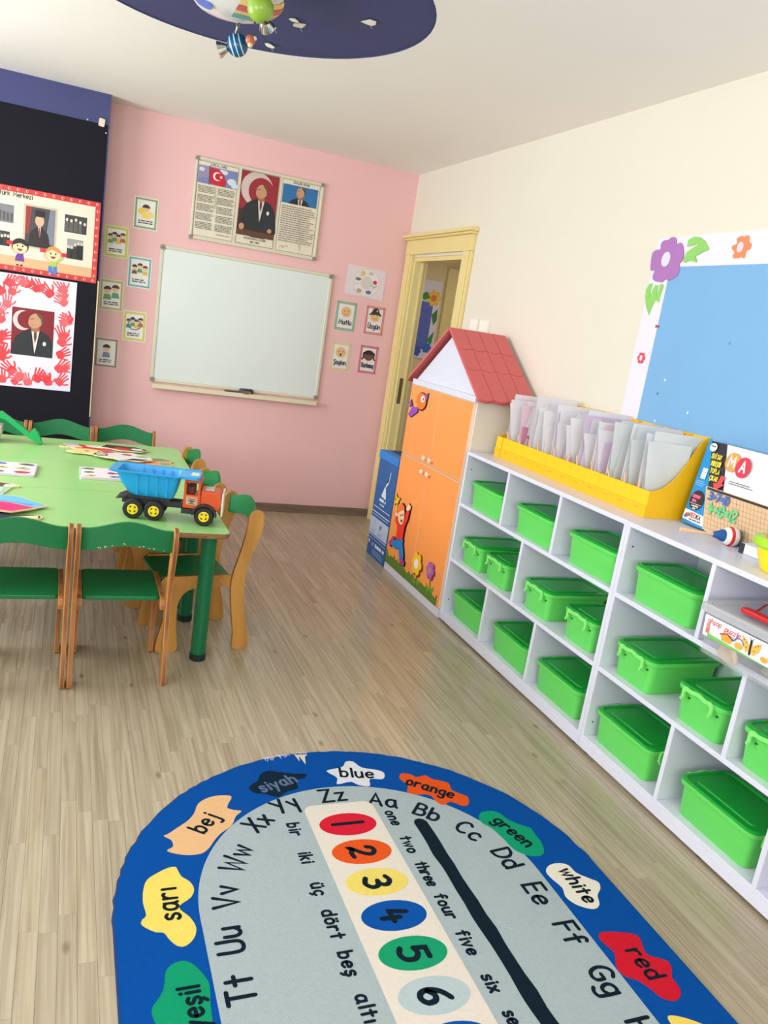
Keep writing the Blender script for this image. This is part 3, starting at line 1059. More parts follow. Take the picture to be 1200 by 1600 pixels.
# gable and roof
RZ, EZ, RW = 1.508, 1.192, .445
g = MB(CL_ @ T((SX + .032, 0, 0)) @ UVN_RIGHT)
g.prism([(-CMID - .40, 1.1905), (-CMID + .40, 1.1905), (-CMID, RZ - .03)], 0, .012)
g.build('gable', M_WHITE, t)
for sgn in (-1, 1):
    nrm = Vector((0, sgn * (RZ - EZ), RW)).normalized()
    # roof board as one sloping plate with a scalloped eave
    L_ = math.hypot(RW, RZ - EZ)
    e_ = Vector((0, sgn * RW, EZ - RZ)).normalized()
    Mr = Matrix(((1, 0, 0, SX - .012), (0, e_.y, nrm.y, CMID), (0, e_.z, nrm.z, RZ), (0, 0, 0, 1)))
    x1 = .345
    eave = [(x1 * i / 24, L_ + .02 + .012 * abs(math.sin(PI * i / 6))) for i in range(25)]
    poly = [(0, 0)] + eave + [(x1, 0)]
    rp = MB(CL_ @ Mr).prism(poly, 0, .014).build('roof_board', M_ROOF, t)
    rows = [0, .17, .335, L_ + .018]
    for r in range(3):
        for c in range(4):
            xa, xb_ = x1 * c / 4 + .0012, x1 * (c + 1) / 4 - .0012
            ya, yb = rows[r] + .001, rows[r + 1] - .001
            k = .012 if r < 2 else .0
            if r < 2:
                bot = [(xa + (xb_ - xa) * i / 6, yb + .012 * math.sin(PI * i / 6) - .002) for i in range(7)]
            else:
                bot = [(xa + (xb_ - xa) * i / 6, yb + .012 * math.sin(PI * i / 6)) for i in range(7)]
            top = [(xb_ - (xb_ - xa) * i / 6, ya + (.012 * math.sin(PI * i / 6) if r else 0)) for i in range(7)]
            MB(CL_ @ Mr).prism(bot + top, .0142, .017).build('tile', M_ROOF, rp)
# relief cut-outs glued on the doors
MC = CL_ @ T((SX - .001, 0, 0)) @ UVN_RIGHT
BK = (40, 18, 24)


def cut(parent, name, shapes, th=.004, outline=.006, label=None):
    p = PR(MC, n0=th, dz=.0006)
    # black backing edge, shifted right to paint in the cut-out's shadow
    q = MB(MC)
    for pts, c in shapes:
        n = len(pts)
        cx = sum(a[0] for a in pts) / n
        cy = sum(a[1] for a in pts) / n
        q.prism([(a[0] + outline * (a[0] - cx) / max(.001, math.hypot(a[0] - cx, a[1] - cy)) + .003, a[1] + outline * (a[1] - cy) / max(.001, math.hypot(a[0] - cx, a[1] - cy)) - .001) for a in pts], .0003, th - .0003)
    o = q.build(name, cm(BK), parent)
    if label:
        o['label'] = label
    p.n = th
    for pts, c in shapes:
        p.poly(pts, c)
    p.make('painted_face', o)
    return o


B_hair = [(1.38, .414), (1.38, .431), (1.414, .454), (1.438, .463), (1.469, .455), (1.487, .438), (1.454, .424), (1.419, .406), (1.396, .391)]
B_face = [(1.394, .396), (1.441, .423), (1.479, .431), (1.492, .407), (1.493, .369), (1.474, .34), (1.434, .341), (1.404, .365)]
B_shirt = [(1.37, .356), (1.385, .366), (1.435, .338), (1.475, .339), (1.497, .37), (1.504, .405), (1.51, .439), (1.555, .446), (1.549, .395), (1.522, .344), (1.519, .299), (1.521, .26), (1.417, .235), (1.418, .286), (1.41, .317), (1.373, .334)]
B_h1 = [(1.353, .362), (1.349, .384), (1.375, .391), (1.392, .368)]
B_h2 = [(1.495, .443), (1.507, .465), (1.526, .484), (1.559, .476), (1.557, .457), (1.519, .435)]
B_pants = [(1.419, .231), (1.522, .259), (1.528, .236), (1.56, .191), (1.57, .159), (1.515, .143), (1.49, .18), (1.472, .19), (1.427, .176), (1.382, .179), (1.363, .195), (1.396, .216)]
B_s1 = [(1.318, .187), (1.346, .21), (1.36, .231), (1.395, .237), (1.39, .212), (1.367, .185), (1.356, .168), (1.321, .171)]
B_s2 = [(1.515, .143), (1.563, .157), (1.596, .137), (1.587, .116), (1.56, .114), (1.516, .127)]
B_star = [(1.318, .493), (1.34, .476), (1.387, .483), (1.368, .461), (1.367, .445), (1.343, .444), (1.316, .426), (1.315, .448), (1.294, .462), (1.325, .475)]
B_stick = [(1.339, .443), (1.353, .446), (1.371, .39), (1.358, .386)]
SK = (255, 205, 160)
ldoor = [c for c in t.children if c.name.startswith('door')]
cut(t, 'child_cutout', [(B_stick, (250, 200, 60)), (B_star, (250, 196, 30)), (B_h1, SK), (B_h2, SK), (B_s1, (196, 60, 120)), (B_s2, (180, 60, 140)), (smooth_line(B_pants, 3, True), (30, 130, 210)),
                       (B_shirt, (238, 50, 28)), (smooth_line(B_face, 3, True), SK), (B_hair, (250, 120, 50)),
                       (ell(1.443, .389, .006, .008, 8), (60, 40, 30)), (ell(1.471, .401, .006, .008, 8), (60, 40, 30)), (ell(1.468, .362, .012, .009, 10), (90, 20, 30)), (ell(1.325, .462, .006, .008, 8), (60, 40, 20))], label='jumping child in red shirt and blue trousers')
B_grass = [(1.295, .075), (1.298, .106), (1.304, .133), (1.33, .102), (1.355, .098), (1.371, .113), (1.399, .102), (1.424, .13), (1.443, .102), (1.472, .12), (1.5, .105), (1.522, .12), (1.558, .102), (1.598, .105), (1.614, .094), (1.645, .091), (1.664, .111), (1.697, .096), (1.717, .114), (1.749, .098), (1.774, .102), (1.817, .091), (1.848, .108), (1.89, .097), (1.92, .113), (1.952, .094), (1.971, .106), (2.013, .091), (2.038, .086), (2.061, .115), (2.063, .051), (1.295, .051)]
q = MB(MC).prism(B_grass, .0003, .0035).build('grass_cutout', mat('grass_green', (88, 128, 36), .5, .06, 20), t)
for cx, cy, r, c1, c2, nm in ((1.76, .19, .068, (255, 200, 20), (246, 236, 240), 'yellow'), (1.941, .213, .048, (178, 96, 176), (186, 140, 120), 'purple')):
    p = PR(MC, n0=.0035, th=.003)
    p.stroke([(cx + .01, cy - r * .8), (cx + .03, cy - .13)], .008, (60, 120, 40))
    p.poly([(cx + .02, cy - .10), (cx + .07, cy - .075), (cx + .05, cy - .12)], (110, 160, 40))
    p.poly([(cx + .02, cy - .11), (cx - .03, cy - .085), (cx - .01, cy - .13)], (110, 160, 40))
    p.n = .006
    flower(cx + .008, cy - .003, r * 1.08, 6, (110, 60, 10) if nm == 'yellow' else (110, 50, 110), p)
    p.n = .0085
    flower(cx, cy, r, 6, c1, p)
    p.n = .0105
    p.el(cx, cy, r * .4, r * .42, c2)
    p.make('flower_cutout', t, label=nm + ' flower with stem')
cut(t, 'bird_cutout', [([(1.307, .989), (1.36, 1.05), (1.433, 1.053), (1.43, 1.016), (1.351, .977)], (150, 70, 190)), ([(1.477, 1.124), (1.542, 1.14), (1.539, 1.104), (1.504, 1.085)], (150, 70, 190)),
                       ([(1.30, 1.06), (1.318, 1.073), (1.342, 1.047), (1.31, 1.036)], (150, 70, 190)), (ell(1.466, 1.085, .07, .048, 18), (250, 120, 40)), (ell(1.485, 1.10, .026, .02, 12), (250, 240, 235)), (ell(1.492, 1.10, .008, .009, 8), (30, 20, 30)),
                       (ell(1.40, 1.055, .03, .014, 10), (250, 170, 60))], label='orange and purple bird')

# ------------------------------------------------------------------ blue waste paper carton between cabinet and pink wall
t = thing('recycling_carton', 'tall blue cardboard recycling carton beside the orange cabinet', 'carton', (-.195, -1.112, 0))
ML = T((.195, 1.112, 0))
MB(ML).box(-.36, -.03, -1.268, -.952, .0005, .648).build('carton_body', M_CARDB, t, bev=.002)
MB(ML).box(-.366, -.024, -1.274, -.946, .6485, .7).build('lid', mat('carton_lid_blue', (30, 130, 212), .5), t, bev=.003)
MB(ML).box(-.30, -.10, -1.25, -.98, .7002, .703).build('lid_slot', cm((28, 40, 84)), t)
Mw = ML @ T((-.3602, 0, 0)) @ UVN_RIGHT
p = PR(Mw, n0=.0003)
p.poly([(1.07, .42), (1.15, .415), (1.13, .47), (1.118, .50), (1.155, .53), (1.165, .58), (1.18, .60), (1.16, .52), (1.135, .49), (1.10, .47)], (226, 232, 240))
p.poly([(1.072, .415), (1.148, .408), (1.12, .48), (1.11, .49)], (226, 232, 240))
p.lines(1.05, 1.16, .402, .378, 1, (226, 232, 240), .018)
p.lines(1.065, 1.15, .37, .352, 1, (206, 216, 232), .01)
p.lines(.975, 1.25, .34, .325, 1, (226, 232, 240), .006)
p.rect(.955, 1.265, .295, .301, (220, 228, 238))
p.lines(.97, 1.25, .29, .27, 1, (200, 214, 232), .005)
p.rect(.953, 1.267, .15, .262, (186, 202, 226))
for cx in (1.03, 1.14):
    p.stroke([(cx - .02, .18), (cx - .015, .235), (cx + .02, .235), (cx + .025, .18)], .002, (90, 110, 150))
    p.lines(cx - .035, cx + .035, .178, .162, 2, (90, 110, 150), .003)
p.poly([(1.12, .225), (1.16, .235), (1.14, .20)], (60, 130, 140))
p.rect(.955, 1.265, .138, .143, (220, 228, 238))
p.rect(.955, 1.265, .118, .121, (220, 228, 238))
p.el(.985, .092, .013, .013, (210, 222, 238))
p.el(1.105, .088, .012, .016, (230, 236, 244))
p.lines(1.12, 1.255, .10, .072, 1, (230, 236, 244), .02)
p.lines(1.03, 1.08, .10, .072, 2, (150, 176, 210), .009)
p.lines(1.06, 1.25, .06, .02, 3, (200, 214, 232), .004)
p.make('carton_print', t)

# ================================================================== FILE HOLDERS ON THE SHELF
ZS = .9214
HX = -.238


def make_holder(w):
    t = thing('file_holder', 'x', 'file holder', group='yellow cardboard file holders on the shelf top')
    out = [(0, 0), (.23, 0), (.23, .325), (.212, .325)] + smooth_line([(.19, .305), (.17, .27), (.145, .22), (.11, .165), (.07, .125), (.03, .107), (0, .102)], 2)
    for x0 in (-w / 2 + .0004, w / 2 - .0029):
        MB(T((x0, 0, 0)) @ SIDE).prism(out, 0, .0025).build('side_panel', M_YEL, t)
    fr_ = MB().box(-w / 2 + .003, w / 2 - .003, .0, .0025, .0, .102).build('front_panel', M_YEL, t)
    MB().box(-w / 2 + .0004, w / 2 - .0004, -.003, -.0002, .0, .046).build('front_fold', mat('yellow_card_reflect_tint', (255, 188, 0), .5, .03), fr_)  # reflected warmth on the lower band put into a deeper yellow
    MB().box(-.018, .018, -.0036, -.0031, .030, .032).build('slot', cm((190, 130, 0)), fr_)
    MB().box(-w / 2 + .003, w / 2 - .003, .2275, .23, .0, .325).build('back_panel', M_YEL, t)
    MB().box(-w / 2 + .003, w / 2 - .003, .0026, .2274, .0, .0025).build('base_panel', M_YEL, t)
    return t


edges = [-2.176, -2.233]
w_ = (3.357 - 2.237) / 11
cent = [(-2.2045, .056)] + [(-2.237 - w_ * (i + .5), w_) for i in range(11)]
hp = {}
for i, (cy, w) in enumerate(cent):
    key = round(w, 4)
    lb = ('narrow yellow file holder standing nearest the orange cabinet' if i == 0 else
          'yellow file holder at the right end of the row, next to the maths game box' if i == 11 else
          'yellow file holder, %s from the orange cabinet' % ORD[i])
    if key not in hp:
        h = make_holder(w)
        h['label'] = lb
        h.location = (HX, cy, ZS)
        h.rotation_euler = (0, 0, -PI / 2)
        hp[key] = h
    else:
        dup(hp[key], (HX, cy, ZS), -PI / 2, lb)

# folders and papers standing in the holders: thin bent sheets
rf = random.Random(11)
M_FOLD2 = mat('white_plastic_sleeve', (250, 250, 254), .3, .03, 6, alpha=.97, transl=.15)
M_PINKL = mat('pale_pink_paper', (246, 214, 228), .6, .05, transl=.15)
M_LILAC = mat('lilac_paper', (240, 224, 244), .6, .03, transl=.4)
M_GREYP = mat('grey_plastic_sheet', (232, 238, 238), .35, .02, alpha=.97, transl=.15)


def folder(cy, off, h, wd, x0, lean, bend, m, label, cat, name, curl=0):
    def fn(u, v):
        x = x0 + u * wd + curl * max(0, v - .35) * (1 - u)
        y = cy + off * .55 - .042 * (u - .5) * (.25 + .75 * v) + lean * .6 * (v ** 1.5) + bend * math.sin(PI * u) * v + .003 * math.sin(5 * v + 7 * u) * v
        return (x, y, ZS + .004 + v * h)
    o = MB().sheet(fn, 6, 8, .0012).build(name, m, None, smooth=True)
    return tag(o, label, cat, 'papers in the yellow file holders')


for i, (cy, w) in enumerate(cent):
    if i == 0:
        continue
    dst = '%s file holder from the orange cabinet' % ORD[i]
    w2 = w / 2 - .010
    hh = rf.uniform(.30, .345)
    last = i >= 9
    # back folder, papers between, front sleeve: every sheet leans a little differently
    folder(cy, w2 - .004, hh - (.02 if last else 0), .212, HX + .006, rf.uniform(-.020, .004), rf.uniform(-.006, .006), M_FOLD, 'milky plastic folder at the back of the ' + dst, 'folder', 'plastic_folder', rf.uniform(-.02, .05))
    folder(cy, w2 * .35, hh - rf.uniform(.0, .04), .19, HX + .010, rf.uniform(-.022, .006), rf.uniform(-.008, .008), rf.choice((M_LILAC, M_PAPER, M_PINKL)) if not last else M_GREYP, 'pale paper sheet inside the ' + dst, 'paper', 'paper_sheet', rf.uniform(-.03, .05))
    folder(cy, -w2 * .25, hh * rf.uniform(.82, .98), .20, HX + .006, rf.uniform(-.016, .006), rf.uniform(-.010, .010), M_FOLD if not last else M_GREYP, 'clear plastic sleeve in the middle of the ' + dst, 'folder', 'plastic_sleeve', rf.uniform(-.06, .07))
    if not last:
        folder(cy, -w2 * .7, rf.uniform(.17, .27), rf.uniform(.09, .15), HX + .012, rf.uniform(-.006, .006), rf.uniform(-.006, .006), rf.choice((M_PINKP, M_PINKL, M_LILAC)), 'short pinkish drawing at the front of the ' + dst, 'paper', 'drawing_sheet', rf.uniform(-.01, .04))
    folder(cy, -w2 + .004, hh * rf.uniform(.7, .95), rf.uniform(.12, .2), HX + rf.uniform(.006, .03), rf.uniform(-.004, .012), rf.uniform(-.004, .004), M_FOLD2 if not last else M_GREYP, 'white plastic sleeve at the front of the ' + dst, 'folder', 'plastic_sleeve', rf.uniform(-.07, .05))
    # wooden clothes peg on the front edge
    o_ = MB(T((HX - .0045, cy + rf.uniform(-.02, .02), ZS + .098)) @ Matrix.Rotation(rf.uniform(-.5, .5), 4, 'X') @ Matrix.Rotation(-.2, 4, 'Y')).box(-.004, .0, -.003, .003, .006, .046).build('clothes_peg', cm((244, 190, 160)))
    tag(o_, 'pink wooden peg clipped on the ' + dst, 'peg', 'pegs on the file holders')

# ------------------------------------------------------------------ maths game box, maraca, stacking toy
t = thing('board_game_box', 'blue and white maths game box leaning on the bulletin board', 'game box', (-.0945, -3.395, ZS + .0063), 0, rot=(0, .135, -.03))
MB().box(0, .045, -.48, 0, .0, .318).build('carton', cm((30, 34, 44)), t, bev=.001)
MG = UVN_RIGHT
p = PR(MG, n0=.0004)
p.rect(0, .48, 0, .318, (236, 238, 242))
p.poly([(0, 0), (.126, 0), (.014, .318), (0, .318)], (0, 142, 212))
p.poly([(.014, .318), (.092, .318), (.150, .155), (.071, .155)], (32, 34, 44))
p.poly([(0, .014), (.121, .008), (.108, .045), (0, .052)], (240, 242, 246))
p.el(.018, .03, .009, .009, (220, 60, 110))
p.el(.027, .034, .007, .007, (40, 160, 90))
p.el(.012, .025, .006, .006, (40, 120, 200))
p.text('RED', .034, .027, .016, (226, 44, 60), .003, 'l', sp=1.2)
p.text('KA', .069, .026, .016, (24, 24, 30), .003, 'l', sp=1.2)
p.lines(.036, .098, .024, .014, 1, (24, 24, 30), .004)
p.el(.044, .093, .036, .038, (34, 34, 42), 24)
p.lines(.016, .074, .114, .098, 1, (244, 96, 144), .012)
p.lines(.02, .07, .096, .082, 1, (244, 96, 144), .011)
p.rect(.014, .074, .0775, .079, (240, 240, 240))
p.text('Learning', .044, .068, .007, (236, 236, 236), .0016)
p.text('play', .044, .059, .007, (236, 236, 236), .0016)
p.rect(.022, .047, .175, .215, (238, 240, 244))
for a in range(2):
    for b_ in range(4):
        p.el(.029 + a * .012, .180 + b_ * .01, .0022, .0022, (200, 60, 80), 6)
p.lines(.012, .058, .168, .145, 3, (180, 220, 240), .002)
p.el(.036, .296, .018, .016, (240, 240, 244))
p.stroke([(.024, .298), (.031, .302), (.035, .297)], .003, (20, 20, 24))
p.stroke([(.038, .297), (.042, .302), (.048, .298)], .003, (20, 20, 24))
for k, w__ in enumerate(('SENİ SAY', 'YERLEŞTİR', 'TOPLA', 'ÇIKAR')):
    p.text(w__, .043 + .0092 * k, .258 - k * .026, .016, (250, 226, 60), .003, 'l', sp=1.4, sx=(.62, .52, .8, .8)[k])
p.poly([(.122, .206), (.142, .206), (.138, .178), (.150, .176), (.112, .146), (.098, .172), (.115, .176)], (240, 70, 76))
p.el(.150, .262, .033, .035, (250, 160, 80), 24)
p.el(.205, .254, .034, .037, (226, 50, 76), 24)
p.text('M', .149, .246, .036, (250, 250, 250), .008)
p.text('A', .205, .238, .036, (250, 250, 250), .008)
p.lines(.165, .28, .200, .185, 2, (90, 90, 100), .003)
p.poly([(.071, .155), (.48, .155), (.48, .004), (.124, .004)], (226, 192, 150))
p.poly([(.078, .153), (.48, .153), (.48, .145), (.081, .145)], (40, 34, 34))
for k in range(22):
    p.stroke([(.082 + k * .0165, .145), (.128 + k * .0165, .012)], .0009, (150, 110, 80))
for k in range(9):
    p.rect(.128 - .0057 * k, .48, .012 + k * .0165, .0128 + k * .0165, (150, 110, 80))
p.text('3+7=10', .104, .112, .028, (60, 110, 190), .007, 'l', sp=1.2)
p.text('4+8=12', .122, .066, .036, (110, 206, 140), .009, 'l', sp=1.6)
p.make('box_print', t, .35)
t = thing('white_game_box', 'white flat box with black edge behind the maraca', 'box', (-.124, -3.815, ZS), .03)
MB().box(-.05, .024, -.08, .05, .0005, .034).build('carton', cm((232, 234, 240)), t, bev=.001)
MB().box(-.052, -.0502, .032, .05, .0005, .034).build('black_edge', cm((28, 30, 36)), t)
MB().box(-.05, .024, .0502, .0522, .0005, .034).build('black_edge', cm((28, 30, 36)), t)

# maraca lying on the shelf top, handle towards the cabinet side
t = thing('maraca', 'wooden maraca with blue white and red striped head', 'maraca', (-.285, -3.655, ZS + .0345))
ax = Vector((-.02, -.09, .004))
rotm = Vector((.22, -.055, -.004)).normalized()
q_ = rotm.to_track_quat('Z', 'Y').to_matrix().to_4x4()


def prof(z0, z1, R=.034, c=.145, sq=.036):
    out = []
    for i in range(7):
        z = z0 + (z1 - z0) * i / 6
        out.append((R * math.sqrt(max(0, 1 - ((z - c) / sq) ** 2)), z))
    return out


MB(q_).lathe([(0, -.045), (.007, -.043), (.0085, -.03), (.0055, .03), (.006, .085), (0, .086)], 12).build('handle', mat('pale_wood', (240, 196, 150), .45), t, smooth=True)
MB(q_).lathe([(.006, .076), (.011, .082), (.014, .096), (.02, .108), (.0215, .1165)], 18).build('neck', cm((24, 90, 160)), t, smooth=True)
for z0, z1, c in ((.1165, .131, (240, 238, 236)), (.131, .142, (226, 46, 50)), (.142, .160, (240, 238, 236)), (.160, .1809, (30, 84, 130))):
    MB(q_).lathe([(0, z0)] + prof(z0, z1) + [(0, z1)], 20).build('head_band', cm(c, .3), t, smooth=True)

t = thing('stacking_toy', 'yellow lime and orange plastic stacking toy at the right picture edge', 'toy', (-.232, -3.985, ZS))
MB().lathe([(0, 0.0005), (.05, .0005), (.056, .006), (.072, .045), (.078, .075), (0, .075)], 24).build('yellow_base', mat('yellow_toy_plastic', (255, 226, 20), .3, .02), t, smooth=True)
MB().lathe([(0, .0752), (.086, .0752), (.094, .082), (.094, .098), (.086, .105), (0, .105)], 24).build('lime_ring', mat('lime_toy_plastic', (168, 228, 40), .3, .02), t, smooth=True)
MB().lathe([(0, .1052), (.062, .1052), (.055, .12), (.036, .17), (.03, .175), (0, .175)], 24).build('orange_cone', mat('orange_toy_plastic', (255, 120, 40), .3, .02), t, smooth=True)
# ================================================================== BULLETIN BOARD ON THE CREAM WALL
t = thing('bulletin_board', 'light blue bulletin board with white flowered border on the cream wall', 'bulletin board', (0, -3.6, .95))
MBB = T((0, 3.6, -.95)) @ T((-.0006, 0, 0)) @ UVN_RIGHT
MB(MBB).prism([(2.795, .95), (4.5, .95), (4.5, 2.02), (2.795, 1.998)], 0, .004).build('white_border', cm((232, 228, 240)), t)
MB(MBB).prism([(2.912, .96), (4.38, .96), (4.38, 1.895), (2.912, 1.881)], .0041, .0056).build('blue_field', mat('light_blue_felt', (124, 176, 220), .8, .03, 5), t)
PURP = [(2.874, 1.997), (2.893, 2.0), (2.912, 1.99), (2.919, 1.969), (2.94, 1.976), (2.957, 1.965), (2.976, 1.928), (2.975, 1.907), (2.961, 1.892), (2.972, 1.871), (2.965, 1.845), (2.92, 1.825), (2.9, 1.834), (2.884, 1.821), (2.859, 1.821), (2.823, 1.829), (2.815, 1.851), (2.822, 1.867), (2.797, 1.867), (2.787, 1.884), (2.781, 1.939), (2.806, 1.952), (2.827, 1.954), (2.823, 1.975), (2.836, 1.988), (2.864, 1.99)]
LEAF1 = [(2.985, 1.959), (2.984, 1.985), (3.014, 1.996), (3.045, 1.992), (3.079, 1.976), (3.111, 1.944), (3.078, 1.935), (3.06, 1.926), (3.043, 1.921), (3.061, 1.896), (3.038, 1.901), (3.015, 1.904), (2.994, 1.897), (2.979, 1.9), (2.987, 1.917), (2.989, 1.936), (3.014, 1.95), (3.043, 1.964), (3.038, 1.969), (3.011, 1.961)]
LEAF2 = [(2.823, 1.815), (2.803, 1.812), (2.789, 1.79), (2.794, 1.757), (2.813, 1.718), (2.843, 1.683), (2.849, 1.714), (2.863, 1.747), (2.888, 1.737), (2.887, 1.764), (2.895, 1.802), (2.887, 1.813), (2.871, 1.81), (2.869, 1.78), (2.862, 1.763), (2.86, 1.807), (2.842, 1.81), (2.832, 1.79), (2.823, 1.757), (2.819, 1.79)]
ORF = [(3.254, 1.985), (3.267, 1.987), (3.275, 1.982), (3.285, 1.988), (3.301, 1.983), (3.304, 1.966), (3.318, 1.957), (3.318, 1.938), (3.303, 1.934), (3.302, 1.922), (3.3, 1.906), (3.282, 1.912), (3.273, 1.908), (3.247, 1.908), (3.241, 1.921), (3.247, 1.928), (3.23, 1.941), (3.227, 1.953), (3.241, 1.957), (3.249, 1.962), (3.241, 1.976)]
f_ = MB(MBB).prism(smooth_line(PURP, 2, True), .0058, .0085).build('flower', mat('purple_foam', (172, 116, 182), .7), t)
MB(MBB).prism(ell(2.876, 1.912, .026, .03), .0086, .0096).build('flower_centre', cm((220, 218, 238)), f_)
f_ = MB(MBB).prism(smooth_line(ORF, 2, True), .0042, .0068).build('flower', mat('orange_foam', (250, 140, 92), .7), t)
MB(MBB).prism(ell(3.269, 1.947, .015, .019), .0069, .0078).build('flower_centre', cm((226, 210, 228)), f_)
M_LEAF = mat('green_foam', (142, 206, 104), .7)
MB(MBB).prism(LEAF1, .0058, .0084).build('leaf', M_LEAF, t)
MB(MBB).prism(LEAF2, .0042, .0068).build('leaf', M_LEAF, t)
p = PR(MBB, n0=.0066, th=.0022)
flower(2.854, 1.504, .025, 6, (236, 70, 96), p)
p.make('flower', t)
MB(MBB).prism(ell(2.854, 1.504, .009, .012), .0069, .0075).build('flower_centre', cm((246, 222, 224)), t)
p = PR(MBB, n0=.0066, th=.0022)
p.poly([(2.900, 1.648), (2.912, 1.642), (2.924, 1.646), (2.924, 1.632), (2.912, 1.638), (2.901, 1.634)], (176, 50, 70))
p.make('bow', t)
for u, v, c in ((3.03, 1.43, (240, 244, 250)), (3.005, 1.37, (60, 80, 110)), (3.025, 1.26, (240, 244, 250)), (3.2, 1.32, (240, 244, 250)), (3.33, 1.6, (90, 120, 160))):
    MB(MBB).prism(ell(u, v, .0035, .006, 8), .0058, .0064).build('staple_mark', cm(c), t)

# ================================================================== WHITEBOARD AND WALL POSTERS
t = thing('whiteboard', 'large whiteboard with ivory frame on the pink wall', 'whiteboard', (-1.149, 0, .875))
MW = T((1.149, 0, -.875)) @ T((0, -.0006, 0)) @ UVN_BACK
wl, wr, wbz, wt = -1.7493, -.5493, .8752, 1.7757
MB(MW).box(wl + .012, wr - .012, wbz + .012, wt - .012, 0, .011).build('writing_surface', mat('white_enamel', (222, 231, 230), .18, .015, 2), t)
for nm, a in (('frame_rail', (wl + .02, wr - .02, wbz, wbz + .022)), ('frame_rail', (wl + .02, wr - .02, wt - .022, wt)), ('frame_rail', (wl, wl + .022, wbz + .02, wt - .02)), ('frame_rail', (wr - .022, wr, wbz + .02, wt - .02))):
    MB(MW).box(*a, .0005, .017).build(nm, M_FRAME, t, bev=.004)
for cx, cz in ((wl + .015, wbz + .015), (wr - .015, wbz + .015), (wl + .015, wt - .015), (wr - .015, wt - .015)):
    c_ = MB(MW).prism(rrect(cx - .017, cx + .017, cz - .017, cz + .017, .012), .0008, .0195).build('corner_cap', M_CAP, t, bev=.002)
    MB(MW).prism(ell(cx, cz, .006, .006, 10), .0196, .0205).build('screw_cover', cm((110, 108, 100)), c_)
tr_ = MB(MW)
tr_.box(wl + .015, wr - .012, .836, .8615, .0006, .046).box(wl + .015, wr - .012, .834, .8645, .0462, .052)
tr_.build('pen_tray', mat('ivory_tray', (226, 216, 186), .45), t, bev=.001)
t2 = thing('board_eraser', 'dark oval board eraser resting on the whiteboard tray', 'eraser', (-1.087, -.0365, .8618))
MB().loft([[(q[0], q[1] * 1, 0) for q in ell(0, 0, .05, .017, 20)], [(q[0], q[1], .022) for q in ell(0, 0, .052, .0175, 20)], [(q[0], q[1], .036) for q in ell(0, 0, .044, .013, 20)]]).build('grip', mat('dark_eraser_plastic', (58, 46, 44), .45), t2, smooth=True)
MB().prism(rrect(-.034, .034, -.0185, -.0174, .0004), .006, .02).build('grip_label', cm((120, 104, 96)), t2)
o_ = MB(T((-1.19, -.034, .868)) @ Matrix.Rotation(PI / 2, 4, 'Y')).lathe([(0, -.05), (.004, -.05), (.0055, -.045), (.0055, .03), (.006, .031), (.006, .05), (0, .05)], 10).build('board_marker', cm((50, 50, 54)), None, smooth=True)
tag(o_, 'dark marker lying left of the eraser on the tray', 'marker')

# portrait triptych board
t = thing('portrait_board', 'framed three-panel board with portrait, flag and texts above the whiteboard', 'poster frame', (-1.135, 0, 1.8485))
MW = T((1.135, 0, -1.8485)) @ T((0, -.0006, 0)) @ UVN_BACK
pl, prr, pb, pt = -1.5739, -.6957, 1.8485, 2.3627
MB(MW).box(pl + .01, prr - .01, pb + .01, pt - .01, 0, .012).build('panel', cm((216, 212, 192)), t)
for a in ((pl + .015, prr - .015, pb, pb + .016), (pl + .015, prr - .015, pt - .016, pt), (pl, pl + .016, pb + .015, pt - .015), (prr - .016, prr, pb + .015, pt - .015)):
    MB(MW).box(*a, .0005, .018).build('frame_rail', M_FRAME, t, bev=.004)
for cx in (pl + .011, prr - .011):
    for cz in (pb + .011, pt - .011):
        c_ = MB(MW).prism(rrect(cx - .014, cx + .014, cz - .014, cz + .014, .009), .0008, .0205).build('corner_cap', M_CAP, t, bev=.002)
        MB(MW).prism(ell(cx, cz, .005, .005, 10), .0206, .0215).build('screw_cover', cm((96, 94, 88)), c_)


def crescent(p, cx, cy, r, c, bg, rot=0):
    p.el(cx, cy, r, r, c)
    p.el(cx + r * .25 * math.cos(rot), cy + r * .25 * math.sin(rot), r * .8, r * .8, bg)
    s_ = []
    for k in range(10):
        a = rot + PI + 2 * PI * k / 10
        q = r * (.42 if k % 2 == 0 else .17)
        s_.append((cx + r * .95 * math.cos(rot) + q * math.cos(a), cy + r * .95 * math.sin(rot) + q * math.sin(a)))
    p.poly(s_, c)


INK = (104, 98, 88)
p = PR(MW, n0=.0124)
for x0, x1 in ((-1.556, -1.290), (-.989, -.722)):
    p.rect(x0, x1, 1.872, 2.342, (226, 218, 198))
    p.frame(x0, x1, 1.872, 2.342, .003, (130, 120, 100))
p.text('İSTİKLAL MARŞI', -1.423, 2.322, .0125, INK, .0022, sp=1.1)
p.text('GENÇLİĞE HİTABE', -.856, 2.322, .0125, INK, .0022, sp=1.1)
p.rect(-1.552, -1.295, 2.205, 2.315, (120, 130, 180))
p.poly([(-1.552, 2.315), (-1.47, 2.315), (-1.48, 2.25), (-1.552, 2.23)], (150, 140, 176))
for cx, cy, r in ((-1.33, 2.245, .03), (-1.31, 2.225, .024), (-1.38, 2.295, .02), (-1.40, 2.30, .016), (-1.53, 2.29, .018)):
    p.el(cx, cy, r, r * .7, (206, 216, 232))
p.poly([(-1.478, 2.312), (-1.42, 2.306), (-1.385, 2.28), (-1.365, 2.235), (-1.372, 2.206), (-1.42, 2.206), (-1.472, 2.212)], (196, 22, 50))
crescent(p, -1.428, 2.262, .027, (240, 234, 234), (196, 22, 50))
p.stroke([(-1.482, 2.318), (-1.476, 2.204)], .005, (90, 60, 70))
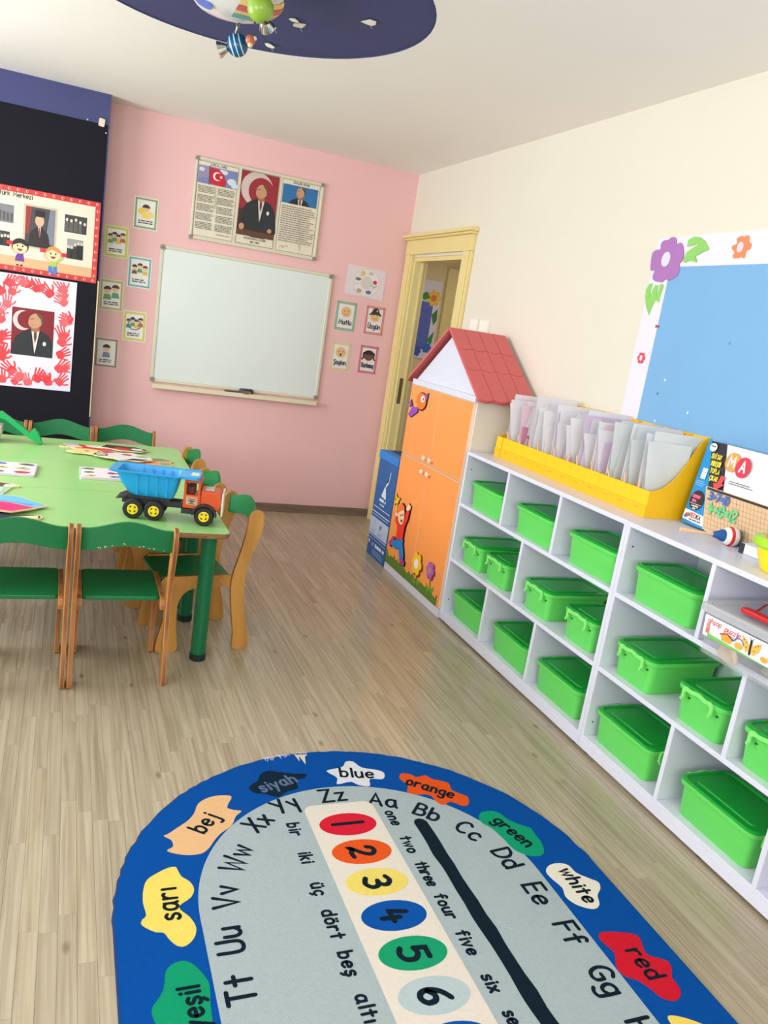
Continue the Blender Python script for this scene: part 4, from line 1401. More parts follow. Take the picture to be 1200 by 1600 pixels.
for cx0, cx1 in ((-1.545, -1.435), (-1.415, -1.302)):
    for k in range(5):
        p.lines(cx0, cx1, 2.193 - k * .057, 2.193 - k * .057 - .047, 5, INK, .0042)
p.stroke([(-1.44, 2.19), (-1.425, 2.10), (-1.43, 2.06)], .008, (190, 182, 164))
p.lines(-1.40, -1.31, 1.905, 1.893, 1, INK, .004)
p.lines(-.978, -.732, 2.178, 1.935, 17, INK, .0046)
p.stroke(smooth_line([(-.965, 1.895), (-.945, 1.91), (-.94, 1.895), (-.915, 1.915), (-.905, 1.905)], 3), .002, INK)
p.stroke([(-.865, 2.17), (-.845, 2.05), (-.82, 1.90)], .008, (192, 184, 166))
p.make('text_panels', t)
p = PR(MW, n0=.0124)
p.rect(-1.27, -1.009, 1.873, 2.343, (224, 216, 196))
p.rect(-1.267, -1.012, 1.93, 2.340, (150, 34, 46))


def man(p, cx, cy, s, bg, podium=False):
    """a man in a dark suit and white shirt, head turned up to the left"""
    sk, sk2, hair, suit = (196, 146, 112), (160, 108, 82), (96, 74, 58), (34, 36, 44)
    p.poly(smooth_line([(cx - .55 * s, cy - 1.1 * s), (cx - .62 * s, cy - .35 * s), (cx - .42 * s, cy - .02 * s), (cx - .12 * s, cy + .14 * s), (cx + .16 * s, cy + .12 * s), (cx + .42 * s, cy - .02 * s), (cx + .58 * s, cy - .4 * s), (cx + .55 * s, cy - 1.1 * s)], 3, True), suit)
    p.poly([(cx - .10 * s, cy + .14 * s), (cx + .14 * s, cy + .12 * s), (cx + .10 * s, cy - .3 * s), (cx + .02 * s, cy - .62 * s), (cx - .03 * s, cy - .3 * s)], (222, 216, 210))
    p.poly([(cx - .02 * s, cy + .08 * s), (cx + .06 * s, cy + .08 * s), (cx + .07 * s, cy - .1 * s), (cx + .02 * s, cy - .3 * s), (cx - .02 * s, cy - .1 * s)], (110, 50, 40))
    p.poly([(cx - .11 * s, cy + .3 * s), (cx + .13 * s, cy + .28 * s), (cx + .13 * s, cy + .1 * s), (cx, cy + .04 * s), (cx - .1 * s, cy + .1 * s)], sk2)
    p.poly(smooth_line([(cx - .17 * s, cy + .24 * s), (cx - .19 * s, cy + .40 * s), (cx - .13 * s, cy + .56 * s), (cx + .02 * s, cy + .64 * s), (cx + .17 * s, cy + .58 * s), (cx + .22 * s, cy + .42 * s), (cx + .16 * s, cy + .26 * s), (cx - .02 * s, cy + .17 * s)], 3, True), sk)
    p.poly(smooth_line([(cx + .04 * s, cy + .65 * s), (cx + .18 * s, cy + .60 * s), (cx + .25 * s, cy + .44 * s), (cx + .19 * s, cy + .30 * s), (cx + .17 * s, cy + .46 * s), (cx + .08 * s, cy + .56 * s)], 3, True), hair)
    p.stroke([(cx - .14 * s, cy + .45 * s), (cx - .04 * s, cy + .47 * s)], .025 * s, hair)
    p.stroke([(cx - .13 * s, cy + .28 * s), (cx - .04 * s, cy + .27 * s)], .018 * s, sk2)
    p.el(cx + .30 * s, cy - .28 * s, .05 * s, .07 * s, (230, 226, 220), 8)
    p.stroke([(cx - .11 * s, cy + .12 * s), (cx - .03 * s, cy - .55 * s)], .02 * s, (18, 18, 24))
    p.stroke([(cx + .15 * s, cy + .10 * s), (cx + .05 * s, cy - .55 * s)], .02 * s, (18, 18, 24))


p.el(-1.155, 2.235, .11, .11, (206, 188, 182), 28)
p.el(-1.125, 2.225, .088, .088, (150, 34, 46), 28)
p.rect(-1.267, -1.012, 1.93, 2.1, (74, 30, 34))
man(p, -1.125, 2.15, .19, None)
p.rect(-1.267, -1.012, 1.93, 1.968, (92, 60, 40))
p.rect(-1.267, -1.012, 1.966, 1.974, (50, 34, 26))
p.el(-1.238, 1.985, .018, .022, (196, 146, 112), 10)
p.el(-1.045, 1.984, .016, .014, (196, 146, 112), 10)
p.text('MUSTAFA KEMAL ATATÜRK', -1.139, 1.909, .0115, INK, .002, sp=1.0, sx=.9)
p.text('1881 - 1938', -1.139, 1.888, .011, INK, .002, sp=1.0)
p.frame(-1.27, -1.009, 1.873, 2.343, .0025, (90, 60, 50))
p.make('portrait_panel', t)
p = PR(MW, n0=.0135)
p.rect(-.982, -.734, 2.19, 2.312, (40, 110, 170))
p.clip = (-.982, -.734, 2.19, 2.312)
man(p, -.857, 2.213, .145, None)
p.make('small_portrait', t)

# six rule cards left of the whiteboard and the feeling cards right of it
CARDS = [(-1.857, 1.949, (96, 140, 70), (250, 214, 90), 'green dotted rule card with yellow picture, highest on the pink wall', (236, 236, 220)),
         (-2.025, 1.743, (206, 206, 96), (120, 160, 80), 'yellow-green rule card with a group of children, second row beside the black paper', (228, 230, 190)),
         (-1.868, 1.575, (70, 160, 160), (120, 90, 70), 'teal bordered rule card left of the upper whiteboard edge', (232, 238, 236)),
         (-2.034, 1.405, (176, 160, 70), (110, 160, 90), 'olive dotted rule card with a green child picture', (226, 228, 196)),
         (-1.875, 1.224, (220, 204, 110), (70, 140, 150), 'pale yellow rule card with children in a ring, lowest beside the whiteboard', (232, 236, 228)),
         (-2.041, 1.028, (130, 84, 70), (130, 140, 170), 'brown dotted rule card, lowest on the pink wall by the pillar', (226, 216, 200))]
rc = random.Random(4)
HAIR = ((70, 46, 30), (90, 60, 30), (40, 30, 28))
for i, (cx, cz, c1, c2, lb, bg) in enumerate(CARDS):
    w, h = .15, .198
    t = thing('rule_card', lb, 'poster', (cx, 0, cz - h / 2), group='laminated rule cards on the pink wall')
    M_ = T((0, -.0008, h / 2)) @ Matrix.Rotation(rc.uniform(-.02, .02), 4, 'Y') @ UVN_BACK
    MB(M_).prism(rrect(-w / 2, w / 2, -h / 2, h / 2, .004), 0, .0012).build('card', cm(bg), t)
    p = PR(M_, n0=.0014, dz=.0001)
    dots = i in (0, 2, 3, 5)
    p.frame(-w / 2 + .006, w / 2 - .006, -h / 2 + .006, h / 2 - .006, .012 if dots else .016, tuple(int(a * .55 + 235 * .45) for a in c1) if dots else c1)
    p.up()
    if dots:
        for k in range(15):
            for sg in (-1, 1):
                z_ = -h / 2 + .012 + (h - .024) * k / 14
                p.poly(ell(sg * (w / 2 - .012), z_, .0035, .0042, 6), c1, False)
        for k in range(11):
            for sg in (-1, 1):
                x_ = -w / 2 + .012 + (w - .024) * k / 10
                p.poly(ell(x_, sg * (h / 2 - .012), .0042, .0035, 6), c1, False)
    p.rect(-w / 2 + .02, w / 2 - .02, -h / 2 + .021, h / 2 - .021, (238, 238, 234))
    p.make('border_print', t)
    p = PR(M_, n0=.0030, dz=.0001)
    n_ = (1, 4, 3, 2, 4, 1)[i]
    for k in range(n_):
        x_ = (k - (n_ - 1) / 2) * .1 / max(n_, 2)
        s_ = .018 if n_ > 2 else .026
        z_ = .03 + (.012 if k % 2 else 0)
        p.poly([(x_ - s_ * .7, z_ - s_), (x_ + s_ * .7, z_ - s_), (x_ + s_, z_ - s_ * 2.3), (x_ - s_, z_ - s_ * 2.3)], [c2, (90, 160, 120), (230, 190, 80), (200, 90, 80)][k % 4])
        p.el(x_, z_, s_ * .85, s_ * .9, (236, 196, 156), 12)
        p.poly(ell(x_, z_ + s_ * .15, s_ * .95, s_ * .85, 10, 0, PI), HAIR[(i + k) % 3])
    if i == 0:
        p.el(-.03, .012, .02, .018, (246, 212, 70), 12)
        p.el(.03, -.004, .02, .02, (240, 222, 130), 12)
    if i == 4:
        p.stroke(ell(0, .012, .042, .034, 16), .006, (60, 130, 140))
    p.make('picture', t)
    p = PR(M_, n0=.0044, dz=.0001)
    p.lines(-.045, .045, -.040, -.066, 2, (66, 62, 58), .0065)
    p.make('small_print', t)

FEEL = [('Mutlu', -.412, 1.503, (88, 150, 110), 0, 'feelings card reading Mutlu with green border', .155),
        ('Üzgün', -.184, 1.503, (196, 74, 70), 1, 'feelings card reading Üzgün with a child in a dark hat', .15),
        ('Şaşkın', -.412, 1.21, (214, 186, 110), 2, 'feelings card reading Şaşkın with open mouth and yellow border', .145),
        ('Korkmuş', -.191, 1.214, (190, 44, 80), 3, 'feelings card reading Korkmuş with a pigtailed child', .145)]
for s_, cx, cz, c1, k, lb, w in FEEL:
    h = .205
    t = thing('feelings_card', lb, 'poster', (cx, 0, cz - h / 2), group='feelings cards beside the whiteboard')
    M_ = T((0, -.0008, h / 2)) @ UVN_BACK
    MB(M_).prism(rrect(-w / 2, w / 2, -h / 2, h / 2, .003), 0, .0012).build('card', cm((236, 228, 226)), t)
    p = PR(M_, n0=.0014, dz=.0001)
    p.frame(-w / 2, w / 2, -h / 2, h / 2, .018, tuple(int(a * .5 + 240 * .5) for a in c1))
    p.up()
    for q in range(17):
        for sg in (-1, 1):
            z_ = -h / 2 + .008 + (h - .016) * q / 16
            for d_ in (.005, .014):
                p.poly(ell(sg * (w / 2 - d_), z_ + (d_ - .005) * .6, .0035, .0038, 5), c1, False)
    for q in range(12):
        for sg in (-1, 1):
            x_ = -w / 2 + .008 + (w - .016) * q / 11
            for d_ in (.005, .014):
                p.poly(ell(x_ + (d_ - .005) * .5, sg * (h / 2 - d_), .0038, .0035, 5), c1, False)
    p.make('border_print', t)
    p = PR(M_, n0=.0024, dz=.0001)
    sk = (228, 186, 128) if k < 3 else (112, 74, 56)
    if k == 3:
        for sg in (-1, 1):
            p.stroke(smooth_line([(sg * .018, .055), (sg * .042, .045), (sg * .04, .015), (sg * .05, .0)], 3), .011, (34, 26, 30))
    p.el(0, .03, .039, .038, sk, 20)
    if k == 1:
        p.poly(smooth_line([(-.05, .036), (-.03, .06), (-.02, .082), (0, .09), (.022, .082), (.032, .06), (.05, .036), (.02, .042), (-.02, .042)], 3, True), (54, 42, 42))
        p.el(.012, .07, .007, .007, (200, 196, 190), 8)
    if k == 3:
        p.poly(ell(0, .04, .04, .03, 12, 0, PI), (40, 28, 30))
    for sg in (-1, 1):
        p.el(sg * .014, .036, .0035, .0045, (40, 30, 24), 8)
    if k == 0:
        p.stroke(ell(0, .022, .016, .012, 8, PI, 2 * PI), .0025, (150, 60, 50))
    if k == 1:
        p.stroke(ell(0, .006, .014, .01, 8, 0, PI), .0025, (120, 60, 50))
    if k == 2:
        p.el(0, .014, .007, .01, (60, 20, 20), 10)
    if k == 3:
        p.stroke([(-.01, .012), (.01, .012)], .003, (180, 60, 60))
    p.make('face', t)
    p = PR(M_, n0=.0040, dz=.0001)
    w__ = p.width(s_, .032)
    p.text(s_, 0, -.058, .032, (50, 50, 74), .0062, sx=min(1, .094 / w__))
    p.make('lettering', t)

t = thing('weather_wheel_poster', 'white poster with round picture wheel above the feelings cards', 'poster', (-.293, 0, 1.655))
M_ = T((0, -.0008, .105)) @ Matrix.Rotation(.01, 4, 'Y') @ UVN_BACK
MB(M_).prism([(-.152, -.1), (.148, -.106), (.148, .104), (-.150, .108)], 0, .0012).build('sheet', cm((228, 216, 220)), t)
p = PR(M_, n0=.0014, dz=.0001)
p.el(.006, 0, .1, .1, (170, 164, 164), 36)
p.el(.006, 0, .0985, .0985, (232, 226, 226), 36)
p.el(.006, 0, .045, .045, (214, 206, 202), 24)
for k in range(6):
    a = 2 * PI * k / 6 + .3
    p.stroke([(.006 + .046 * math.cos(a), .046 * math.sin(a)), (.006 + .098 * math.cos(a), .098 * math.sin(a))], .001, (190, 186, 190))
p.make('wheel', t)
p = PR(M_, n0=.0026, dz=.0001)
p.el(-.03, .062, .018, .018, (226, 190, 110), 12)
p.el(-.062, .018, .022, .012, (120, 116, 124), 12)
p.el(.07, .012, .016, .014, (206, 50, 62), 12)
p.stroke(ell(.066, -.008, .018, .014, 8, PI, 2 * PI), .004, (70, 90, 80))
p.el(.03, -.064, .022, .014, (96, 110, 170), 12)
p.el(-.045, -.062, .02, .016, (196, 160, 158), 12)
for x_, y_ in ((-.05, .042), (-.07, -.015), (.03, .06), (.07, -.035)):
    p.lines(x_ - .016, x_ + .016, y_ + .006, y_ - .002, 1, (110, 110, 120), .0025)
p.lines(.018, .05, .08, .062, 2, (150, 150, 170), .004)
p.make('weather_pictures', t)

# corner poster with red flag border on the black paper
t = thing('history_corner_poster', 'red bordered poster of old photographs with two cartoon children on the black paper', 'poster', (-2.47, PY, 1.463))
MP = T((2.47, 0, -1.463)) @ T((0, -.0045, 0)) @ UVN_BACK
MB(MP).box(-2.81, -2.138, 1.463, 1.944, 0, .001).build('sheet', cm((206, 58, 54)), t)
p = PR(MP, n0=.0012)
p.rect(-2.778, -2.168, 1.494, 1.914, (226, 214, 194))
p.rect(-2.778, -2.168, 1.494, 1.55, (214, 172, 130))
p.make('ground', t)
p = PR(MP, n0=.0012)
for k in range(14):
    u = -2.795 + k * .049
    crescent(p, u, 1.929, .0075, (240, 220, 216), (206, 58, 54))
    crescent(p, u, 1.478, .0075, (240, 220, 216), (206, 58, 54))
for k in range(9):
    crescent(p, -2.153, 1.505 + k * .048, .0075, (240, 220, 216), (206, 58, 54))
o_ = p.make('crescent_border', t)
o_['kind'] = 'stuff'
p = PR(MP, n0=.0018)
p.text('Atatürk Merkezi', -2.522 - PR().width('Atatürk Merkezi', .026) * .92, 1.889, .026, (54, 44, 40), .004, 'l', sx=.92)
p.make('lettering', t)
p = PR(MP, n0=.0018)
p.rect(-2.566, -2.380, 1.612, 1.862, (196, 182, 160))
p.rect(-2.554, -2.391, 1.622, 1.85, (70, 66, 70))
p.poly([(-2.554, 1.85), (-2.52, 1.85), (-2.535, 1.70), (-2.554, 1.69)], (150, 50, 46))
p.poly([(-2.42, 1.85), (-2.391, 1.85), (-2.391, 1.64), (-2.44, 1.66)], (120, 126, 140))
p.poly(smooth_line([(-2.535, 1.622), (-2.525, 1.70), (-2.49, 1.735), (-2.46, 1.735), (-2.425, 1.70), (-2.415, 1.622)], 3), (40, 34, 38))
p.el(-2.476, 1.775, .025, .034, (206, 170, 140), 16)
p.rect(-2.503, -2.449, 1.798, 1.835, (28, 26, 30))
p.poly([(-2.484, 1.74), (-2.468, 1.74), (-2.472, 1.68)], (216, 210, 200))
p.stroke([(-2.476, 1.735), (-2.475, 1.69)], .006, (150, 40, 40))
p.make('portrait_photo', t)
for (x0, x1, z0, z1, tone) in ((-2.338, -2.211, 1.74, 1.842, 0), (-2.318, -2.225, 1.585, 1.705, 1), (-2.72, -2.618, 1.735, 1.838, 2), (-2.72, -2.635, 1.60, 1.685, 0)):
    p = PR(MP, n0=.0018)
    p.rect(x0 - .006, x1 + .006, z0 - .006, z1 + .006, (232, 228, 214))
    p.rect(x0, x1, z0, z1, ((60, 58, 56), (150, 148, 142), (128, 124, 128))[tone])
    rq = random.Random(int(x0 * -1000))
    for k in range(5):
        x_ = x0 + (x1 - x0) * (k + .5) / 5
        z_ = z0 + (z1 - z0) * rq.uniform(.5, .75)
        if tone < 2:
            p.poly([(x_ - .011, z0 + .004), (x_ + .011, z0 + .004), (x_ + .009, z_), (x_ - .009, z_)], rq.choice(((30, 28, 28), (50, 48, 46), (90, 88, 84))))
            p.el(x_, z_ + .008, .0075, .010, (206, 200, 190), 8)
        else:
            p.rect(x_ - .008, x_ + .006, z0 + .01, z_, (86, 82, 90))
    p.make('archive_photo', t)
for k, (cx, cz, hc, sc_, lb) in enumerate(((-2.577, 1.61, (44, 32, 36), (104, 58, 150), 'girl'), (-2.392, 1.595, (222, 140, 70), (170, 190, 80), 'boy'))):
    p = PR(MP, n0=.0028)
    p.poly([(cx - .018, cz - .036), (cx + .018, cz - .036), (cx + .026, cz - .085), (cx - .026, cz - .085)], sc_)
    if k == 0:
        p.rect(cx - .013, cx - .006, cz - .105, cz - .085, (236, 190, 150))
        p.rect(cx + .006, cx + .013, cz - .105, cz - .085, (236, 190, 150))
        p.el(cx - .011, cz - .108, .008, .005, (30, 30, 34), 8)
        p.el(cx + .011, cz - .108, .008, .005, (30, 30, 34), 8)
        p.el(cx, cz + .004, .047, .044, hc, 18)
    else:
        p.rect(cx - .024, cx - .002, cz - .115, cz - .07, (70, 120, 200))
        p.rect(cx + .002, cx + .024, cz - .115, cz - .07, (70, 120, 200))
        p.stroke([(cx + .018, cz - .045), (cx + .05, cz - .02), (cx + .055, cz + .0)], .01, sc_)
        p.rect(cx + .045, cx + .075, cz - .005, cz + .018, (206, 40, 46))
    p.stroke([(cx - .018, cz - .045), (cx - .05, cz - .02), (cx - .052, cz + .004)], .01, (236, 190, 150))
    p.rect(cx - .075, cx - .042, cz + .004, cz + .026, (206, 40, 46))
    p.el(cx, cz - .004, .040, .037, (246, 206, 164), 18)
    if k:
        p.poly(smooth_line([(cx - .04, cz + .012), (cx - .03, cz + .036), (cx, cz + .046), (cx + .032, cz + .034), (cx + .04, cz + .012), (cx + .012, cz + .02), (cx - .01, cz + .026)], 3, True), hc)
    else:
        p.poly(smooth_line([(cx - .042, cz + .004), (cx - .03, cz + .034), (cx, cz + .044), (cx + .032, cz + .034), (cx + .042, cz + .004), (cx, cz + .02)], 3, True), hc)
    for sg in (-1, 1):
        p.el(cx + sg * .014, cz + .004, .0045, .006, (30, 24, 24), 8)
    p.poly(ell(cx, cz - .012, .014, .013, 8, PI, 2 * PI), (150, 40, 46))
    p.make('cartoon_child', t, label='cartoon ' + lb + ' with a small flag')

# handprint poster with portrait
t = thing('handprint_poster', 'white poster of red handprints around a portrait photograph on the black paper', 'poster', (-2.486, PY, .766))
MH = T((2.486, 0, -.766)) @ T((0, -.0045, 0)) @ UVN_BACK
MB(MH).prism([(-2.722, .766), (-2.252, .770), (-2.247, 1.450), (-2.722, 1.446)], 0, .001).build('sheet', cm((226, 224, 240)), t)
rh = random.Random(21)
for k in range(34):
    a = 2 * PI * k / 34 + (.1 if k % 2 else 0)
    hx = -2.486 + max(-.185, min(.185, (.27 if k % 2 else .20) * math.cos(a))) + rh.uniform(-.02, .02)
    hz_ = 1.108 + max(-.29, min(.29, (.4 if k % 2 else .3) * math.sin(a))) + rh.uniform(-.02, .02)
    ra = rh.uniform(-1.4, 1.4)
    c = rh.choice(((226, 58, 66), (232, 76, 84), (238, 98, 104)))
    s_ = rh.uniform(.75, 1.0)
    p = PR(MH, n0=.0011 + .0001 * (k % 5), dz=.00003)
    p.clip = (-2.718, -2.256, .774, 1.442)

    def P_(x, y):
        return (hx + s_ * (x * math.cos(ra) - y * math.sin(ra)), hz_ + s_ * (x * math.sin(ra) + y * math.cos(ra)))
    p.poly([P_(*q) for q in smooth_line([(-.022, -.022), (.02, -.026), (.027, .0), (.02, .02), (-.02, .02), (-.028, 0)], 3, True)], c)
    for f0, f1, l0 in ((-.021, -.030, .058), (-.008, -.010, .068), (.006, .010, .066), (.019, .028, .056)):
        p.stroke([P_(f0, .016), P_((f0 + f1) / 2, l0 * .7), P_(f1, l0)], .0105 * s_, c)
    p.stroke([P_(.022, -.005), P_(.04, .006), P_(.052, .022)], .011 * s_, c)
    p.make('handprint', t)
p = PR(MH, n0=.0022)
p.rect(-2.606, -2.367, .968, 1.254, (128, 18, 32))
p.el(-2.545, 1.18, .055, .06, (214, 200, 198), 24)
p.el(-2.525, 1.185, .05, .052, (128, 18, 32), 24)
p.clip = (-2.606, -2.367, .968, 1.254)
man(p, -2.475, 1.105, .195, None)
p.make('portrait_photo', t)

# ================================================================== CEILING LAMP AND PAPER STARS
t = thing('rocket_lamp', 'white painted space lamp with striped planet and green alien spots under the navy disc', 'ceiling lamp', (-1.80, -2.70, H + .004))
ML = T((1.80, 2.70, -H - .004))
MB(ML).lathe([(0, .004), (.06, .004), (.06, -.02), (.05, -.03), (.012, -.032), (.012, -.075), (0, -.075)], 20, c=(-1.80, -2.70, H)).build('mount', M_CHROME, t, smooth=True)
secs = []
for k in range(9):
    a = -PI / 2 + PI * k / 8
    zz = 2.462 + .035 * math.sin(a)
    r_ = math.cos(a) * .94 + .06
    secs.append([(-1.815 + r_ * .155 * math.cos(2 * PI * i / 28) + .0, -2.655 + r_ * .225 * math.sin(2 * PI * i / 28), zz) for i in range(28)])
sh = MB(ML).loft(secs).build('lamp_shade', mat('opal_glass', (232, 234, 232), .25, .02, coat=.5), t, smooth=True)


def band(y0, y1, c, name='painted_band'):
    b = MB(ML)
    rows = []
    for k in range(13):
        a = -PI / 2 + (PI * .62) * k / 12
        row = []
        for j in range(5):
            yy = y0 + (y1 - y0) * j / 4
            e = math.sqrt(max(0, 1 - (yy / .225) ** 2))
            xx = .155 * e * math.cos(a) * 1.006
            row.append((-1.815 + xx, -2.655 + yy, 2.462 + .0355 * math.sin(a) * e - .0004))
        rows.append(row)
    fs = []
    vs_ = [q for r in rows for q in r]
    for k in range(12):
        for j in range(4):
            fs.append((k * 5 + j, (k + 1) * 5 + j, (k + 1) * 5 + j + 1, k * 5 + j + 1))
    b.add(vs_, fs)
    return b.build(name, cm(c, .3), sh, recalc=False)


band(-.10, -.06, (250, 214, 120))
band(-.055, -.005, (216, 62, 52))
band(0, .03, (240, 200, 110))
band(.035, .085, (90, 170, 160))
MB(ML @ T((-1.915, -2.60, 2.436)) @ Matrix.Rotation(.3, 4, 'Y')).prism(smooth_line([(-.03, 0), (-.01, .03), (.025, .02), (.03, -.02), (0, -.035)], 3, True), -.002, .003).build('painted_blot', cm((90, 120, 210), .3), sh)


def ballobj(c, r, m, name, parent, n=18):
    return MB(ML @ T(c)).lathe([(r * math.sin(PI * k / 12), -r * math.cos(PI * k / 12)) for k in range(13)], n).build(name, m, parent, smooth=True)


# green alien spot
AX, AY, AZ = -1.762, -2.822, 2.398
g_ = ballobj((AX, AY, AZ), .043, mat('alien_green', (140, 178, 62), .25), 'alien_ball', t)
for dx, dy in ((-.012, .010), (.018, -.012)):
    ballobj((AX + dx, AY + dy, AZ - .039), .005, M_DARK, 'eye', g_, 8)
MB(ML).tube(smooth_line([(AX - .012, AY + .036, AZ - .022), (AX + .002, AY + .034, AZ - .027), (AX + .02, AY + .026, AZ - .03), (AX + .03, AY + .012, AZ - .03)], 4), .005, 6).build('mouth', M_DARK, g_)
dirn = (Vector((.5, .75, -.3))).to_track_quat('Z', 'Y').to_matrix().to_4x4()
MB(ML @ T((AX + .018, AY + .030, AZ - .018)) @ dirn).lathe([(.006, 0), (.012, .004), (.022, .026), (.027, .04), (.024, .04), (.012, .012), (.0, .01)], 18).build('reflector_cup', M_CHROME, t, smooth=True)
# striped planet spot on a stem
MB(ML).tube([(-1.775, -2.52, 2.455), (-1.770, -2.43, 2.425)], .006, 10).build('stem', M_CHROME, t, smooth=True)
PB = (-1.755, -2.385, 2.398)
pl_ = ballobj(PB, .040, mat('planet_blue', (16, 84, 130), .22), 'planet_ball', t, 22)
axm = Vector((-.85, .35, -.35)).to_track_quat('Z', 'Y').to_matrix().to_4x4()
for zz in (-.018, .0, .018):
    rr0 = math.sqrt(.0404 ** 2 - zz ** 2)
    rr1 = math.sqrt(.0404 ** 2 - (zz + .0045) ** 2)
    MB(ML @ T(PB) @ axm).lathe([(rr0 - .002, zz), (rr0, zz), (rr1, zz + .0045), (rr1 - .002, zz + .0045)], 24).build('stripe', cm((190, 224, 232), .3), pl_, smooth=True)
MB(ML @ T(PB) @ axm @ T((0, 0, .036))).lathe([(.006, 0), (.014, .003), (.026, .026), (.03, .036), (.027, .036), (.013, .01), (0, .008)], 18).build('reflector_cup', M_CHROME, t, smooth=True)
o_ = ballobj((-1.722, -2.46, 2.405), .0185, mat('moon_copper', (190, 110, 78), .3), 'small_moon_ball', t, 14)
ballobj((-1.708, -2.468, 2.412), .008, cm((240, 226, 214), .3), 'moon_cap', o_, 10)
ballobj((-1.722, -2.466, 2.388), .010, cm((236, 206, 160), .3), 'moon_cap', o_, 10)

rs = random.Random(9)
for k, (x_, y_, s_, lb) in enumerate(((-1.300, -2.517, .040, 'white paper star hanging alone at the right of the navy ceiling disc'), (-1.506, -2.271, .042, 'larger white paper star beside the lamp on the navy disc'), (-1.536, -2.309, .026, 'small white paper star touching the larger one by the lamp'),
                                      (-1.543, -1.93, .034, 'white paper star nearest the far rim of the navy disc'), (-1.584, -2.166, .018, 'tiny white paper flake close under the lamp'))):
    t = thing('paper_star', lb, 'paper star', (x_, y_, H + .005), group='paper stars stuck to the ceiling disc')
    pts = []
    for i in range(7):
        a = 2 * PI * i / 7 + k
        q = s_ * .8 * rs.uniform(.55, 1.1)
        pts.append((q * math.cos(a), q * math.sin(a) * .75))
    MB(T((0, 0, -.010)) @ Matrix.Rotation(rs.uniform(-.25, .25), 4, 'X') @ Matrix.Rotation(rs.uniform(-.25, .25), 4, 'Y')).prism(pts, -.0008, .0008).build('cutout', cm((236, 232, 218)), t)
    MB().tube([(0, 0, -.0005), (.002, .001, -.012), (.012, -.006, -.03)], .0006, 5).build('thread', cm((214, 210, 204)), t)
# ================================================================== RUG
RC, RTOP, RHW = -1.415, -3.345, .685
RB = -6.2
M_RUGB = mat('rug_blue_pile', (0, 74, 154), .95, .10, 90, spec=.1, bump=.5, bscale=420)
M_RUGG = mat('rug_grey_pile', (162, 176, 180), .95, .08, 90, spec=.1, bump=.5, bscale=420)
M_RUGW = mat('rug_white_pile', (218, 210, 198), .95, .06, 90, spec=.1, bump=.5, bscale=420)
M_INK = mat('rug_ink_pile', (14, 30, 42), .95, .10, 90, spec=.1, bump=.4, bscale=420)
RUGM = {}


def rugm(c):
    return mat('rug_pile_%d_%d_%d' % c, c, .95, .08, 90, spec=.1, bump=.5, bscale=420)


def stadium(hw, top, bottom, n=48, wob=0):
    cyy = top - hw
    pts = []
    rw = random.Random(2)
    for i in range(n + 1):
        a = PI * i / n
        r = hw + (rw.uniform(-wob, wob) if 0 < i < n else 0)
        pts.append((RC + r * math.cos(a), cyy + r * math.sin(a)))
    cb_ = bottom + hw
    for i in range(n // 2 + 1):
        a = PI + PI * i / (n // 2)
        pts.append((RC + hw * math.cos(a), cb_ + hw * math.sin(a)))
    return pts


t = thing('alphabet_rug', 'blue oval rug with numbers, letters and colour names', 'rug', (RC, -4.6, 0))
MR = T((-RC, 4.6, 0))
MB(MR).prism(stadium(RHW, RTOP, RB, 96, .003), .0004, .0080).build('rug_base', M_RUGB, t)
MB(MR).prism(stadium(RHW + .006, RTOP + .006, RB - .006, 96, .003), .0002, .0034).build('bound_edge', mat('rug_edge_dark', (20, 62, 118), .95, .1, 60), t)
MB(MR).prism(stadium(.488, -3.556, RB + .21, 64), .0080, .0086).build('grey_field', M_RUGG, t)
MB(MR).prism(rrect(-1.535, -1.31, RB + .5, -3.645, .03, 4), .0086, .0091).build('white_strip', M_RUGW, t)
# frayed threads at the far rim
fr = MB(MR)
rg = random.Random(8)
for k in range(26):
    x = rg.uniform(-1.60, -1.44)
    y = -4.03 + math.sqrt(max(0, RHW ** 2 - (x - RC) ** 2))
    fr.tube([(x, y - rg.uniform(.0, .02), .0088), (x + rg.uniform(-.01, .01), y + rg.uniform(-.005, .004), .0095), (x + rg.uniform(-.02, .02), y + rg.uniform(.004, .016), .003)], .0008, 4)
o_ = fr.build('frayed_threads', cm((206, 206, 220)), t)
o_['kind'] = 'stuff'
o_['label'] = 'frayed pale threads'
q = PR(MR, n0=.0093)
q.poly([(-1.485, -3.355), (-1.478, -3.40), (-1.472, -3.365), (-1.462, -3.42), (-1.452, -3.372), (-1.44, -3.36)], (206, 196, 176))
q.make('worn_patch', t)
# wavy black bar
L_, R_ = [], []
rb_ = random.Random(5)
y = -3.775
while y > RB + .5:
    L_.append((-1.213 + rb_.uniform(-.0025, .0025), y))
    R_.append((-1.170 + rb_.uniform(-.0025, .0025), y))
    y -= .05
MB(MR).prism(smooth_line(L_, 2)[::-1] + [(-1.205, -3.762), (-1.19, -3.757), (-1.176, -3.763)] + smooth_line(R_, 2), .0086, .0092).build('black_bar', M_INK, t)


def rugtext(s_, x, y, h, rot, parent, n, w=None, name='lettering', sp=1.7, sx=1.0, color=None):
    p = PR(MR, n0=n, dz=0)
    # centre the text on (x, y): the base line sits half a cap height below the centre
    bx_, by_ = x + h * .42 * math.sin(rot), y - h * .42 * math.cos(rot)
    p.text(s_, bx_, by_, h, (14, 30, 42), w or h * .15, 'c', rot, 0, sp, sx)
    o = p.build(name, color or M_INK, parent, recalc=False)
    o['label'] = 'letters ' + s_ if len(s_) < 3 else 'word ' + s_
    return o


